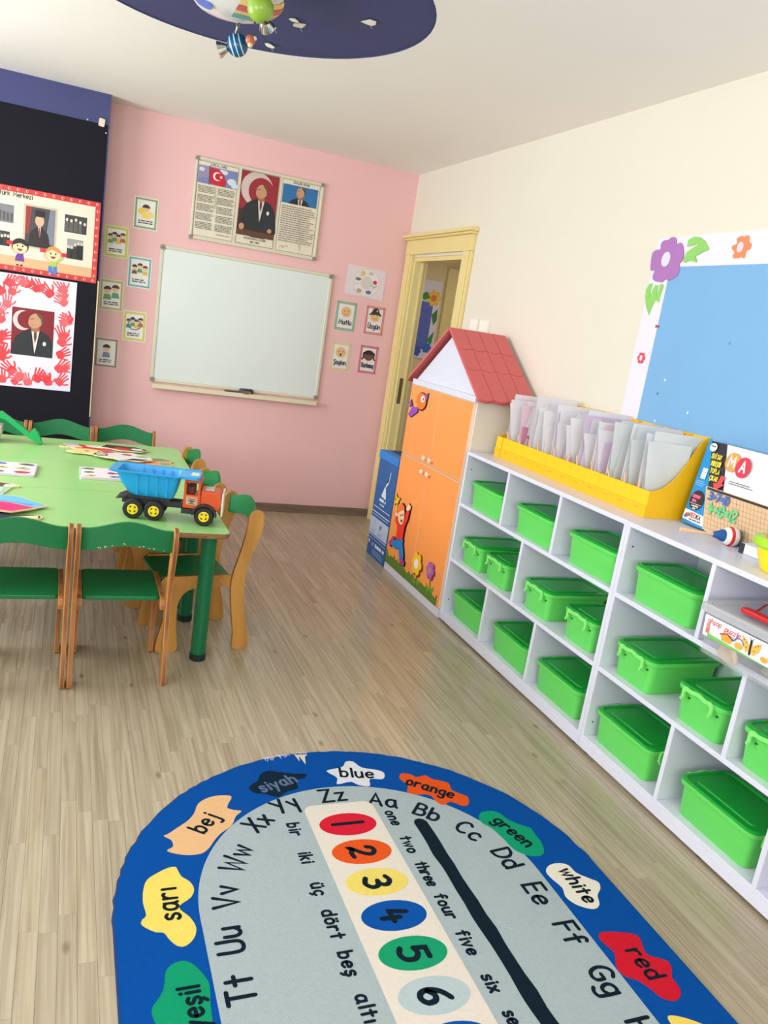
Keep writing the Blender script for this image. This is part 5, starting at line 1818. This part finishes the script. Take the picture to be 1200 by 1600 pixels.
NUMC = [(206, 30, 52), (222, 84, 30), (226, 206, 104), (6, 78, 160), (24, 150, 104), (176, 192, 196), (6, 78, 160), (206, 30, 52), (222, 84, 30), (226, 206, 104)]
ENG = ['one', 'two', 'three', 'four', 'five', 'six', 'seven', 'eight', 'nine']
TUR = ['bir', 'iki', 'üç', 'dört', 'beş', 'altı', 'yedi', 'sekiz', 'dokuz']
for k in range(9):
    cy = -3.750 - .1268 * k
    ov = MB(MR).prism(ell(-1.420, cy, .090, .0525, 32), .0091, .0096).build('number_oval', rugm(NUMC[k]), t)
    p = PR(MR, n0=.0099, dz=0)
    p.text(str(k + 1), -1.420 - .036, cy, .072, (14, 30, 42), .0150, 'c', -PI / 2, 0, 1.6, .95)
    if k == 0:
        p = PR(MR, n0=.0099, dz=0)
        p.stroke([(-1.468, cy + .003), (-1.372, cy + .003)], .0140, (14, 30, 42))
    o = p.build('digit', M_INK, ov, recalc=False)
    o['label'] = 'number %d' % (k + 1)
    rugtext(ENG[k], -1.270, -3.742 - .1268 * k - .0012 * k, .034, -PI / 2, t, .0090, .0078, sx=.80 if len(ENG[k]) > 4 else .95, sp=2.3)
    rugtext(TUR[k], -1.588, -3.748 - .1268 * k,   .036, -PI / 2, t, .0090, .0076, sx=.95, sp=2.5)
PAIRS = [('Zz', -1.424, -3.605), ('Aa', -1.270, -3.655), ('Bb', -1.150, -3.735), ('Cc', -1.055, -3.842), ('Dd', -1.000, -3.978), ('Ee', -.986, -4.130), ('Ff', -.980, -4.280), ('Gg', -.980, -4.436), ('Hh', -.980, -4.590), ('Ii', -.980, -4.74),
         ('Yy', -1.583, -3.630), ('Xx', -1.683, -3.702), ('Ww', -1.773, -3.845), ('Vv', -1.827, -3.986), ('Uu', -1.843, -4.130), ('Tt', -1.845, -4.275), ('Ss', -1.845, -4.42), ('Rr', -1.845, -4.57)]
for s_, x, y in PAIRS:
    if y > -4.03:
        rot = math.atan2(y + 4.03, x - RC) - PI / 2
    else:
        rot = -PI / 2 if x > RC else PI / 2
    rugtext(s_, x, y, .062, rot, t, .0090, .0105, 'letter_pair', sx=.95, sp=2.0)
PATCH = {
    'bej': ((222, 178, 130), [(-1.957, -3.719), (-1.945, -3.712), (-1.916, -3.688), (-1.883, -3.66), (-1.861, -3.628), (-1.843, -3.584), (-1.808, -3.558), (-1.769, -3.552), (-1.739, -3.562), (-1.755, -3.597), (-1.761, -3.617), (-1.745, -3.63), (-1.723, -3.639), (-1.744, -3.661), (-1.764, -3.702), (-1.799, -3.731), (-1.822, -3.759), (-1.844, -3.792), (-1.869, -3.81), (-1.913, -3.807), (-1.955, -3.784), (-1.937, -3.768), (-1.939, -3.74)], (-1.838, -3.680)),
    'sarı': ((232, 206, 100), [(-1.941, -3.851), (-1.935, -3.87), (-1.929, -3.891), (-1.911, -3.914), (-1.904, -3.943), (-1.916, -3.971), (-1.944, -3.992), (-1.946, -4.009), (-1.927, -4.038), (-1.917, -4.074), (-1.926, -4.106), (-1.948, -4.126), (-1.967, -4.122), (-1.983, -4.098), (-1.993, -4.076), (-2.013, -4.069), (-2.04, -4.043), (-2.039, -4.026), (-2.028, -4.011), (-2.032, -3.968), (-2.028, -3.924), (-2.015, -3.887), (-1.985, -3.865), (-1.962, -3.853)], (-1.972, -3.985)),
    'yeşil': ((14, 146, 102), [(-1.958, -4.169), (-1.937, -4.186), (-1.919, -4.22), (-1.912, -4.25), (-1.918, -4.305), (-1.921, -4.349), (-1.938, -4.402), (-1.973, -4.422), (-2.01, -4.386), (-2.036, -4.315), (-2.038, -4.283), (-2.022, -4.26), (-2.009, -4.235), (-2.0, -4.191), (-1.982, -4.173)], (-1.955, -4.300)),
    'siyah': ((12, 34, 52), [(-1.677, -3.526), (-1.662, -3.505), (-1.642, -3.491), (-1.625, -3.457), (-1.6, -3.44), (-1.561, -3.45), (-1.522, -3.465), (-1.478, -3.473), (-1.487, -3.493), (-1.518, -3.504), (-1.523, -3.547), (-1.56, -3.559), (-1.593, -3.583), (-1.617, -3.574), (-1.641, -3.559), (-1.665, -3.553)], (-1.583, -3.515)),
    'blue': ((214, 216, 220), [(-1.394, -3.46), (-1.34, -3.447), (-1.319, -3.418), (-1.292, -3.421), (-1.275, -3.459), (-1.224, -3.482), (-1.208, -3.503), (-1.225, -3.535), (-1.269, -3.529), (-1.284, -3.568), (-1.32, -3.556), (-1.34, -3.535), (-1.389, -3.543), (-1.378, -3.508), (-1.4, -3.471)], (-1.305, -3.493)),
    'orange': ((222, 82, 26), [(-1.165, -3.537), (-1.147, -3.512), (-1.116, -3.522), (-1.104, -3.54), (-1.067, -3.534), (-1.053, -3.557), (-1.029, -3.571), (-1.004, -3.591), (-1.011, -3.627), (-.992, -3.651), (-.973, -3.674), (-.99, -3.712), (-1.014, -3.716), (-1.044, -3.689), (-1.077, -3.704), (-1.093, -3.682), (-1.096, -3.651), (-1.113, -3.639), (-1.151, -3.634), (-1.169, -3.616), (-1.152, -3.582), (-1.159, -3.56)], (-1.082, -3.608)),
    'green': ((14, 150, 108), [(-.985, -3.776), (-.958, -3.756), (-.92, -3.76), (-.903, -3.779), (-.897, -3.803), (-.865, -3.841), (-.842, -3.859), (-.844, -3.895), (-.846, -3.93), (-.862, -3.971), (-.888, -3.987), (-.926, -3.976), (-.953, -3.947), (-.961, -3.894), (-.972, -3.843), (-.992, -3.808)], (-.912, -3.868)),
    'white': ((226, 220, 206), [(-.907, -4.053), (-.881, -4.03), (-.845, -4.027), (-.82, -4.041), (-.816, -4.074), (-.791, -4.102), (-.772, -4.123), (-.783, -4.148), (-.809, -4.17), (-.827, -4.204), (-.854, -4.216), (-.883, -4.202), (-.901, -4.182), (-.908, -4.155), (-.897, -4.123), (-.906, -4.086)], (-.845, -4.122)),
    'red': ((200, 26, 46), [(-.904, -4.305), (-.884, -4.296), (-.838, -4.305), (-.796, -4.323), (-.796, -4.345), (-.812, -4.386), (-.787, -4.406), (-.77, -4.423), (-.782, -4.449), (-.797, -4.466), (-.801, -4.498), (-.818, -4.52), (-.844, -4.528), (-.87, -4.512), (-.879, -4.484), (-.895, -4.455), (-.919, -4.436), (-.922, -4.405), (-.898, -4.365), (-.906, -4.33)], (-.84, -4.412)),
    'yellow': ((232, 206, 100), [(-.892, -4.561), (-.86, -4.57), (-.82, -4.60), (-.79, -4.64), (-.77, -4.70), (-.79, -4.75), (-.83, -4.77), (-.88, -4.75), (-.90, -4.70), (-.905, -4.64), (-.90, -4.59)], (-.84, -4.67)),
}
for s_, (c, pts, (x, y)) in PATCH.items():
    pa = MB(MR).prism(smooth_line(pts, 3, True), .0080, .0087).build('colour_patch', rugm(c), t)
    pa['label'] = 'patch naming the colour ' + s_
    if y > -4.0:
        rot = math.atan2(y + 4.03, x - RC) - PI / 2
    else:
        rot = -PI / 2 if x > RC else PI / 2
    if s_ == 'sarı':
        rot = PI / 2
    h = .052 if len(s_) < 5 else .046
    rugtext(s_, x, y, h, rot, pa, .0091, .0088, sx=.9 if len(s_) < 6 else .8, sp=2.2, color=rugm((90, 110, 140)) if s_ == 'siyah' else None)

# ================================================================== TABLES
TZ = .578
TX0, TX1 = -2.84, -1.635


def make_table():
    t = thing('table', 'x', 'table', group='light green tables pushed together')
    hx, hy = (TX1 - TX0) / 2, .2985
    top = rrect(-hx, hx, -hy, hy, .03, 5)
    MB().prism(top, TZ - .022, TZ - .0015).build('tabletop', M_EDGE, t, bev=.003)
    MB().prism(rrect(-hx + .001, hx - .001, -hy + .001, hy - .001, .029, 5), TZ - .0014, TZ).build('laminate', M_GREEN_T, t)
    for sx in (-1, 1):
        for sy in (-1, 1):
            lx, ly = sx * (hx - .068), sy * (hy - .085)
            lg = MB().lathe([(0, .03), (.0315, .03), (.0315, TZ - .0222), (0, TZ - .0222)], 24, c=(lx, ly, 0)).build('leg', M_LEG, t, smooth=True)
            MB().lathe([(0, .0004), (.031, .0004), (.034, .004), (.034, .0298), (0, .0298)], 24, c=(lx, ly, 0)).build('foot_cap', mat('black_green_rubber', (8, 44, 34), .6), lg, smooth=True)
            MB().box(lx - .04, lx + .04, ly - .04, ly + .04, TZ - .0262, TZ - .0223).build('leg_plate', M_DARK, lg)
    return t


tp = make_table()
TXC = (TX0 + TX1) / 2
tp.location = (TXC, -2.3495, 0)
tp['label'] = 'light green table nearest the viewer, carrying the toy truck'
dup(tp, (TXC, -1.7515, 0), 0, 'light green middle table carrying the two picture cards')
dup(tp, (TXC, -1.1535, 0), 0, 'light green table farthest from the viewer, carrying the animal cut-outs')


# ================================================================== CHAIRS
def make_chair():
    t = thing('child_chair', 'x', 'chair', group='green and plywood chairs around the tables')
    post = [(.02, .600), (.024, .543), (.040, .453), (.063, .36), (.069, .280), (.049, .142), (.037, .078), (.037, .02), (.026, .0004), (-.025, .0004), (-.038, .019), (-.029, .078), (-.007, .172), (.006, .268), (.007, .361), (-.012, .442), (-.034, .504), (-.048, .560), (-.049, .608), (-.036, .630), (-.014, .636), (.008, .626)]
    post = smooth_line(post, 2, True)
    for sx in (-1, 1):
        x0 = .160 if sx > 0 else -.178
        MB(T((x0, 0, 0)) @ SIDE).prism(post, 0, .018, 0, 1).build('back_post', [M_PLY, M_PLYD], t, bev=.003)
        arch = [(.03, .292), (.075, .289), (.16, .288), (.225, .284), (.262, .266), (.284, .230), (.289, .17), (.284, .10), (.274, .03), (.284, .0004), (.352, .0004), (.368, .022), (.358, .085), (.344, .15), (.342, .22), (.362, .285), (.366, .318), (.35, .336), (.32, .340), (.06, .340), (.036, .33)]
        x1 = .1415 if sx > 0 else -.1595
        MB(T((x1, 0, 0)) @ SIDE).prism(smooth_line(arch, 2, True), 0, .018, 0, 1).build('front_leg', [M_PLY, M_PLYD], t, bev=.003)
        for yy in (.11, .22):
            MB(T((sx * .1598, yy, .316)) @ Matrix.Rotation(sx * PI / 2, 4, 'Y')).lathe([(0, 0), (.006, 0), (.005, .002), (0, .0025)], 10).build('bolt_cap', cm((196, 140, 84)), t)
    st = MB().prism(rrect(-.141, .141, .062, .375, .02, 4), .318, .3345).build('seat', [M_CHG], t, bev=.003)

    def back(u, v):
        x = -.159 + .318 * u
        k = 1 - (x / .159) ** 2
        wv = .5 - .5 * math.cos(2 * PI * min(1, max(0, u)))
        lo, hi = .540 + .026 * wv, .622 + .034 * wv
        z = lo + (hi - lo) * v
        y = -.012 - .022 * k - .05 * (z - .58)
        return (x, y, z)
    MB().sheet(back, 20, 5, .012).build('backrest', M_CHG, t, bev=0, smooth=True)
    return t


cp = make_chair()
CH = [((-2.0385, -2.775), 0, 'green chair with its back to the viewer, in front of the toy truck'),
      ((-2.402, -2.775), .01, 'green chair with its back to the viewer, cut by the left picture edge'),
      ((-1.533, -2.292), PI / 2 + .15, 'green chair in side view standing away from the table corner by the toy truck'),
      ((-1.598, -1.815), PI / 2 + .06, 'green chair tucked in at the end of the middle table'),
      ((-1.612, -1.255), PI / 2 + .04, 'green chair tucked in at the end of the table nearest the pink wall'),
      ((-2.650, -.665), PI, 'green chair before the black paper, behind the toy excavator arm'),
      ((-2.288, -.668), PI - .01, 'green chair before the black paper, between two others at the far table side'),
      ((-1.926, -.660), PI - .015, 'green chair at the far table side nearest the pink wall')]
for i, (xy, a, lb) in enumerate(CH):
    if i == 0:
        cp.location = (xy[0], xy[1], 0)
        cp.rotation_euler = (0, 0, a)
        cp['label'] = lb
    else:
        dup(cp, (xy[0], xy[1], 0), a, lb)
# paint chips along the lower backrest edge of the near chair
ch_ = MB()
rp_ = random.Random(6)
for k in range(14):
    x = rp_.uniform(-.10, .14)
    ch_.M = T((x, -.0445 + .022 * (x / .159) ** 2, .5475 + .026 * (.5 - .5 * math.cos(2 * PI * (x + .159) / .318)) + rp_.uniform(-.004, .004))) @ UVN_BACK
    ch_.prism(ell(0, 0, rp_.uniform(.001, .005), rp_.uniform(.001, .0025), 6), 0, .0006)
o_ = ch_.build('paint_chips', cm((196, 196, 176)), cp)
o_['kind'] = 'stuff'

# ================================================================== TOY TRUCK
t = thing('toy_dump_truck', 'toy dump truck with blue bed and orange cab at the table corner', 'toy truck', (-1.866, -2.440, TZ), math.radians(-13.6))
M_BED = mat('toy_blue_plastic', (28, 160, 226), .3, .03)
M_CAB = mat('toy_orange_plastic', (216, 84, 36), .35, .04)
M_TIRE = mat('tire_rubber', (30, 30, 34), .7, .1)
M_HUB = mat('toy_yellow_plastic', (240, 214, 30), .3, .03)
M_CHA = mat('toy_black_plastic', (36, 36, 40), .5, .05)


def rsec(x0, x1, hw, r, z):
    return [(p_[0], p_[1], z) for p_ in rrect(x0, x1, -hw, hw, r, 3)]


b = MB()
b.loft([rsec(-.13, .025, .052, .012, .094), rsec(-.15, .03, .060, .014, .105), rsec(-.178, .038, .070, .018, .140), rsec(-.200, .046, .078, .02, .186), rsec(-.222, .056, .088, .022, .187), rsec(-.226, .058, .090, .022, .194), rsec(-.216, .052, .083, .02, .196),
        rsec(-.196, .040, .074, .018, .192), rsec(-.172, .030, .064, .016, .14), rsec(-.14, .02, .05, .012, .104)], 0, True, True)
bed = b.build('dump_bed', M_BED, t, smooth=True)
b = MB()
b.prism(rrect(.046, .125, -.072, .072, .014, 3), .189, .196).box(.118, .126, -.066, .066, .181, .189)
b.box(.05, .12, -.079, -.0722, .186, .199).box(.05, .12, .0722, .079, .186, .199)
b.build('cab_shield', M_BED, bed, bev=.002)
for sy in (-1, 1):
    for k in range(4):
        x = -.115 + k * .038
        b = MB()
        b.loft([[(x - .004, sy * .054, .1), (x + .004, sy * .054, .1), (x + .004, sy * .064, .1), (x - .004, sy * .064, .1)], [(x - .005, sy * .066, .183), (x + .005, sy * .066, .183), (x + .005, sy * .0815, .183), (x - .005, sy * .0815, .183)]])
        b.build('rib', M_BED, bed)
b = MB()
b.box(-.175, .20, -.034, -.022, .055, .078).box(-.175, .20, .022, .034, .055, .078)
for x in (-.165, -.085, 0, .06, .19):
    b.box(x - .008, x + .008, -.0219, .0219, .058, .076)
b.box(-.155, .015, -.045, .045, .0785, .0925)
b.prism([(-.19, .05), (-.16, .05), (-.15, .08), (-.165, .088)], 0, 0.0001) if False else None
b.build('chassis', M_CHA, t, bev=.001, seg=1)
MB(FRONT).prism([(-.198, .072), (-.158, .079), (-.158, .084), (-.175, .083)], -.055, .055).build('rear_flap', M_CHA, t)
MB().box(.062, .136, -.062, -.040, .042, .062).box(.062, .136, .040, .062, .042, .062).build('side_step', M_CHA, t, bev=.002)
for x in (-.125, -.043, .155):
    MB(T((x, 0, .0405)) @ Matrix.Rotation(PI / 2, 4, 'X')).lathe([(0, -.045), (.006, -.045), (.006, .045), (0, .045)], 10).build('axle', M_CHA, t)
    for sy in (-1, 1):
        R_ = T((x, sy * .062, .0405)) @ Matrix.Rotation(PI / 2 * (1 if sy < 0 else -1), 4, 'X')
        b = MB(R_)
        n = 40
        secs = []
        for r0, z, tread in ((.022, -.014, 0), (.036, -.015, 0), (.0395, -.011, 1), (.0395, .009, 1), (.036, .014, 0), (.024, .015, 0), (.022, .011, 0)):
            secs.append([((r0 + (.0009 if tread and i % 4 < 2 else 0)) * math.cos(2 * PI * i / n), (r0 + (.0009 if tread and i % 4 < 2 else 0)) * math.sin(2 * PI * i / n), z) for i in range(n)])
        wh = b.loft(secs).build('wheel', M_TIRE, t, smooth=True)
        hb = MB(R_).lathe([(0, .0112), (.0215, .0112), (.0215, .0145), (.018, .0155), (.016, .0125), (.008, .0125), (.007, .018), (0, .0185)], 22).build('hub', M_HUB, wh, smooth=True)
        for k in range(4):
            a = PI / 4 + PI / 2 * k
            MB(R_ @ T((.0122 * math.cos(a), .0122 * math.sin(a), .0126)) @ Matrix.Rotation(a, 4, 'Z')).prism(rrect(-.0026, .0026, -.0042, .0042, .0015, 2), 0, .0004).build('hub_slot', M_CHA, hb)
cabm = MB()
cabm.box(.066, .134, -.054, .054, .063, .120)
cabm.build('cab', M_CAB, t, bev=.004)
MB().prism(rrect(.066, .134, -.054, .054, .008, 3), .1705, .1815).build('cab_roof', M_CAB, t, bev=.003)
for x in (.070, .126):
    for y in (-.049, .049):
        MB().box(x - .004, x + .005, y - .0045, y + .0045, .1205, .1703).build('cab_pillar', M_CAB, t)
MB().box(.078, .108, -.04, .04, .1205, .152).build('cab_seat', mat('dark_red_interior', (92, 30, 26), .6), t, bev=.004)
MB(FRONT).prism(smooth_line([(.1345, .064), (.212, .064), (.218, .09), (.216, .132), (.20, .139), (.1345, .142)], 1), -.052, .052).build('hood', M_CAB, t, bev=.004)
MB().box(.15, .185, -.03, .03, .1405, .146).build('hood_vent', cm((206, 196, 180)), t, bev=.001)
MB().prism(rrect(.2185, .2265, -.054, .054, .003, 2), .042, .140).build('grille', cm((230, 224, 206)), t, bev=.002)
MB().box(.085, .12, -.03, .03, .1818, .197).build('roof_box', cm((232, 224, 204)), t, bev=.004)
for sy in (-1, 1):
    o1 = ell(.155, .0405, .050, .050, 14, .05, PI - .05)
    o2 = ell(.155, .0405, .0435, .0435, 14, PI - .05, .05)
    MB(FRONT).prism(o1 + o2, -sy * .066 - .014, -sy * .066 + .014).build('fender', M_CHA, t)
p = PR(T((0, -.0541, 0)) @ UVN_BACK, n0=.0003)
p.poly([(.078, .08), (.122, .078), (.122, .112), (.078, .114)], (186, 176, 150))
p.poly([(.080, .112), (.10, .095), (.121, .111), (.10, .104)], (206, 60, 40))
p.poly([(.080, .10), (.10, .088), (.121, .10), (.10, .096)], (60, 60, 70))
p.poly([(.084, .082), (.10, .092), (.117, .081)], (110, 120, 90))
p.make('door_sticker', t)

# ================================================================== TOY EXCAVATOR (arm in view)
t = thing('toy_excavator', 'grey and green toy excavator whose arm reaches in at the left', 'toy excavator', (-2.66, -1.06, TZ))
M_EXG = mat('toy_green_plastic', (0, 168, 92), .35, .03)
M_EXB = mat('toy_grey_plastic', (186, 182, 172), .4, .03)
b = MB()
for sy in (-1, 1):
    b.M = T((-.02, sy * .05, 0)) @ FRONT
    b.prism(rrect(-.09, .09, .0004, .042, .02, 4), -.016, .016)
o_ = b.build('tracks', M_CHA, t, bev=.002)
MB().prism(rrect(-.10, .085, -.055, .055, .012, 3), .043, .088).build('body', M_EXB, t, bev=.004)
MB().prism(rrect(-.095, -.02, -.05, .0, .008, 3), .0882, .15).build('cab', M_EXG, t, bev=.004)
MB(FRONT).prism(smooth_line([(.005, .085), (.035, .12), (.062, .155), (.078, .160), (.092, .152), (.235, .046), (.226, .030), (.205, .035), (.095, .118), (.06, .118), (.03, .080)], 2, True), -.014, .014).build('arm', M_EXG, t, bev=.002)
MB(FRONT).prism([(.125, .110), (.19, .062), (.195, .078), (.17, .098), (.15, .118)], -.006, .006).build('piston', mat('toy_dark_green', (0, 128, 74), .4), t, bev=.001)
MB(FRONT).prism(smooth_line([(.214, .038), (.226, .072), (.240, .080), (.258, .066), (.270, .035), (.280, .004), (.262, .010), (.235, .020)], 2, True), -.03, .03).build('bucket', M_EXG, t, bev=.002)

# ================================================================== PICTURE CARDS AND CUT-OUTS ON THE TABLES
rk = random.Random(13)
for nm, x0, x1, y0, y1, a, lb in (('picture_card', -2.69, -2.383, -1.868, -1.62, -.02, 'white picture card lying at the left of the middle table'), ('picture_card', -2.195, -1.895, -1.838, -1.612, 0, 'white picture card lying behind the blue truck bed')):
    t = thing(nm, lb, 'picture card', ((x0 + x1) / 2, (y0 + y1) / 2, TZ), a, group='picture boards on the middle table')
    w, h = x1 - x0, y1 - y0
    MB().prism(rrect(-w / 2, w / 2, -h / 2, h / 2, .008, 3), .0004, .011).build('board', cm((214, 200, 206)), t, bev=.001)
    p = PR(n0=.0112)
    p.rect(-w / 2 + .006, w / 2 - .006, -h / 2 + .006, h / 2 - .006, (232, 226, 232))
    for i in range(3):
        for j in range(3):
            cx, cy = -w / 2 + w * (i + .5) / 3 + rk.uniform(-.01, .01), -h / 2 + h * (j + .5) / 3
            c = rk.choice(((96, 130, 70), (206, 70, 90), (110, 110, 120), (220, 190, 90), (150, 190, 110), (120, 150, 210)))
            p.poly(smooth_line([(cx + rk.uniform(.02, .04) * math.cos(q * PI / 3), cy + rk.uniform(.012, .026) * math.sin(q * PI / 3)) for q in range(6)], 2, True), c)
            p.el(cx + rk.uniform(-.01, .01), cy + .004, .010, .007, (60, 64, 70), 8)
    p.make('picture_print', t)


def puppet(label, loc, rot, shapes, k=(1.15, 1.6), cat='cut-out', name='wooden_cutout', group='painted wooden figure cut-outs on the far table', z0=0.0):
    """a flat painted plywood figure: one base outline (first shape) and painted areas"""
    t = thing(name, label, cat, (loc[0], loc[1], TZ + z0), rot, group=group)
    shapes = [([(q[0] * k[0], q[1] * k[1]) for q in pts], c) for pts, c in shapes]
    rb = random.Random(label)
    rough = []
    P0 = shapes[0][0]
    for i in range(len(P0)):
        a, b = P0[i], P0[(i + 1) % len(P0)]
        rough += [a, ((a[0] + b[0]) / 2 * rb.uniform(.82, 1.08), (a[1] + b[1]) / 2 * rb.uniform(.8, 1.1))]
    base = smooth_line(rough, 2, True) if len(P0) > 6 else P0
    MB().prism(base, .0004, .006).build('plywood', cm((232, 208, 160)), t)
    p = PR(n0=.0061)
    cx = sum(q[0] for q in base) / len(base)
    cy = sum(q[1] for q in base) / len(base)
    p.poly([(cx + (q[0] - cx) * .95, cy + (q[1] - cy) * .93) for q in base], shapes[0][1])
    for pts, c in shapes[1:]:
        p.poly(pts, c)
    p.make('painted_face', t)
    return t


RED = (206, 48, 46)
puppet('red and cream cut-out with blue cap at the left of the pile', (-2.13, -1.075), -.12, [
    ([(-.14, -.02), (-.13, .03), (-.08, .045), (-.02, .035), (.06, .05), (.13, .035), (.15, 0), (.10, -.03), (.02, -.035), (-.06, -.04)], RED),
    (ell(-.09, .02, .035, .022, 14), (170, 190, 226)), (ell(-.075, -.01, .04, .02, 14), (240, 216, 170)), (ell(.02, .02, .05, .02, 14), (236, 226, 214)), (ell(.11, .0, .03, .02, 12), (120, 80, 150))])
puppet('cream pear-shaped cut-out with red shoulders', (-2.12, -1.22), -.1, z0=0.0064, shapes=[
    ([(-.12, -.015), (-.09, .03), (-.03, .045), (.04, .04), (.10, .03), (.125, -.005), (.08, -.04), (.0, -.045), (-.08, -.04)], (240, 220, 150)),
    ([(.01, .035), (.09, .028), (.115, .0), (.06, -.03), (.05, 0)], RED), (ell(-.03, .0, .012, .008, 8), (120, 80, 60)), (ell(.02, .008, .007, .005, 8), (90, 70, 120))])
puppet('black white and red cut-out figure at the back of the pile', (-1.965, -1.055), -.25, z0=0.0064, shapes=[
    ([(-.10, -.02), (-.09, .035), (-.02, .04), (.07, .045), (.12, .02), (.10, -.025), (.0, -.04)], (44, 38, 44)),
    ([(-.05, -.03), (.03, -.035), (.05, .0), (-.02, .01)], RED), (ell(.07, .005, .03, .018, 12), (236, 230, 226))])
puppet('white cut-out with round black ear and red bow', (-1.985, -1.335), -.12, z0=0.0128, shapes=[
    ([(-.12, -.01), (-.11, .03), (-.07, .04), (-.04, .06), (.04, .085), (.12, .05), (.14, -.01), (.09, -.045), (.0, -.05), (-.06, -.03)], (232, 226, 230)),
    (ell(-.09, .01, .032, .026, 16), (40, 38, 42)), (ell(-.09, .01, .024, .019, 16), (196, 196, 190)), (ell(.02, .04, .025, .012, 10), (176, 36, 50)), ([(.02, -.045), (.09, -.04), (.12, -.01), (.05, -.015)], (40, 40, 46)), (ell(.09, .03, .03, .014, 10), (130, 190, 160))])
puppet('orange and green cut-out at the right of the pile', (-1.835, -1.335), -.2, [
    ([(-.09, -.05), (-.08, .03), (-.03, .06), (.05, .075), (.10, .04), (.11, -.03), (.05, -.06), (-.03, -.065)], (240, 160, 110)),
    ([(-.06, .03), (.04, .065), (.09, .04), (.03, .02)], (50, 160, 110)), (ell(.07, -.02, .025, .02, 12), (96, 180, 110)), (ell(-.05, -.03, .03, .014, 12), (240, 226, 190))])
puppet('small yellow cut-out beside the truck bed', (-1.93, -1.475), .1, [([(-.05, -.02), (-.045, .02), (.0, .03), (.045, .018), (.05, -.02), (.0, -.03)], (246, 220, 130)), (ell(0, 0, .012, .008, 8), (200, 140, 60))])
G2 = 'painted figure cut-outs at the left table edge'
puppet('brown and mint cut-out with cream sleeves at the left table edge', (-2.56, -2.135), -.05, [
    ([(-.12, -.06), (-.12, .07), (.0, .085), (.08, .07), (.105, .05), (.085, .03), (.06, -.06), (.04, -.11), (-.08, -.1)], (150, 200, 170)),
    ([(-.11, .02), (-.11, .075), (.0, .082), (.07, .06), (.05, .025)], (104, 74, 70)), ([(.055, .055), (.10, .055), (.085, .03), (.05, .03)], (240, 220, 190)), ([(.03, .015), (.055, .015), (.045, -.09), (.02, -.09)], (240, 220, 190))], group=G2)
puppet('sky blue skirt cut-out at the left table edge', (-2.475, -2.345), -.32, z0=0.0064, shapes=[
    ([(-.12, -.03), (-.11, .045), (.02, .055), (.145, .0), (.115, -.035), (.0, -.035)], (108, 186, 222)), ([(-.1, .0), (.1, -.005), (.1, -.02), (-.1, -.02)], (80, 160, 206))], group=G2)
puppet('pink dress cut-out at the left table edge', (-2.485, -2.435), -.25, [
    ([(-.12, -.02), (-.1, .035), (.02, .03), (.115, .005), (.06, -.05), (.0, -.05)], (232, 50, 122)), ([(-.02, .0), (.05, -.01), (.03, -.035), (-.04, -.03)], (216, 36, 108))], group=G2, z0=.0128)
puppet('black and cream cut-out with round face nearest the table front at the left', (-2.475, -2.545), -.05, [
    ([(-.11, -.03), (-.10, .045), (-.03, .05), (.04, .01), (.115, .02), (.115, -.012), (.04, -.03), (-.03, -.042)], (36, 46, 56)),
    (ell(-.065, .02, .028, .024, 14), (240, 212, 176)), ([(.03, -.008), (.11, .018), (.112, -.01), (.05, -.022)], (240, 212, 160)), ([(-.05, -.02), (-.02, -.03), (-.03, .0)], (240, 226, 206))], group=G2)
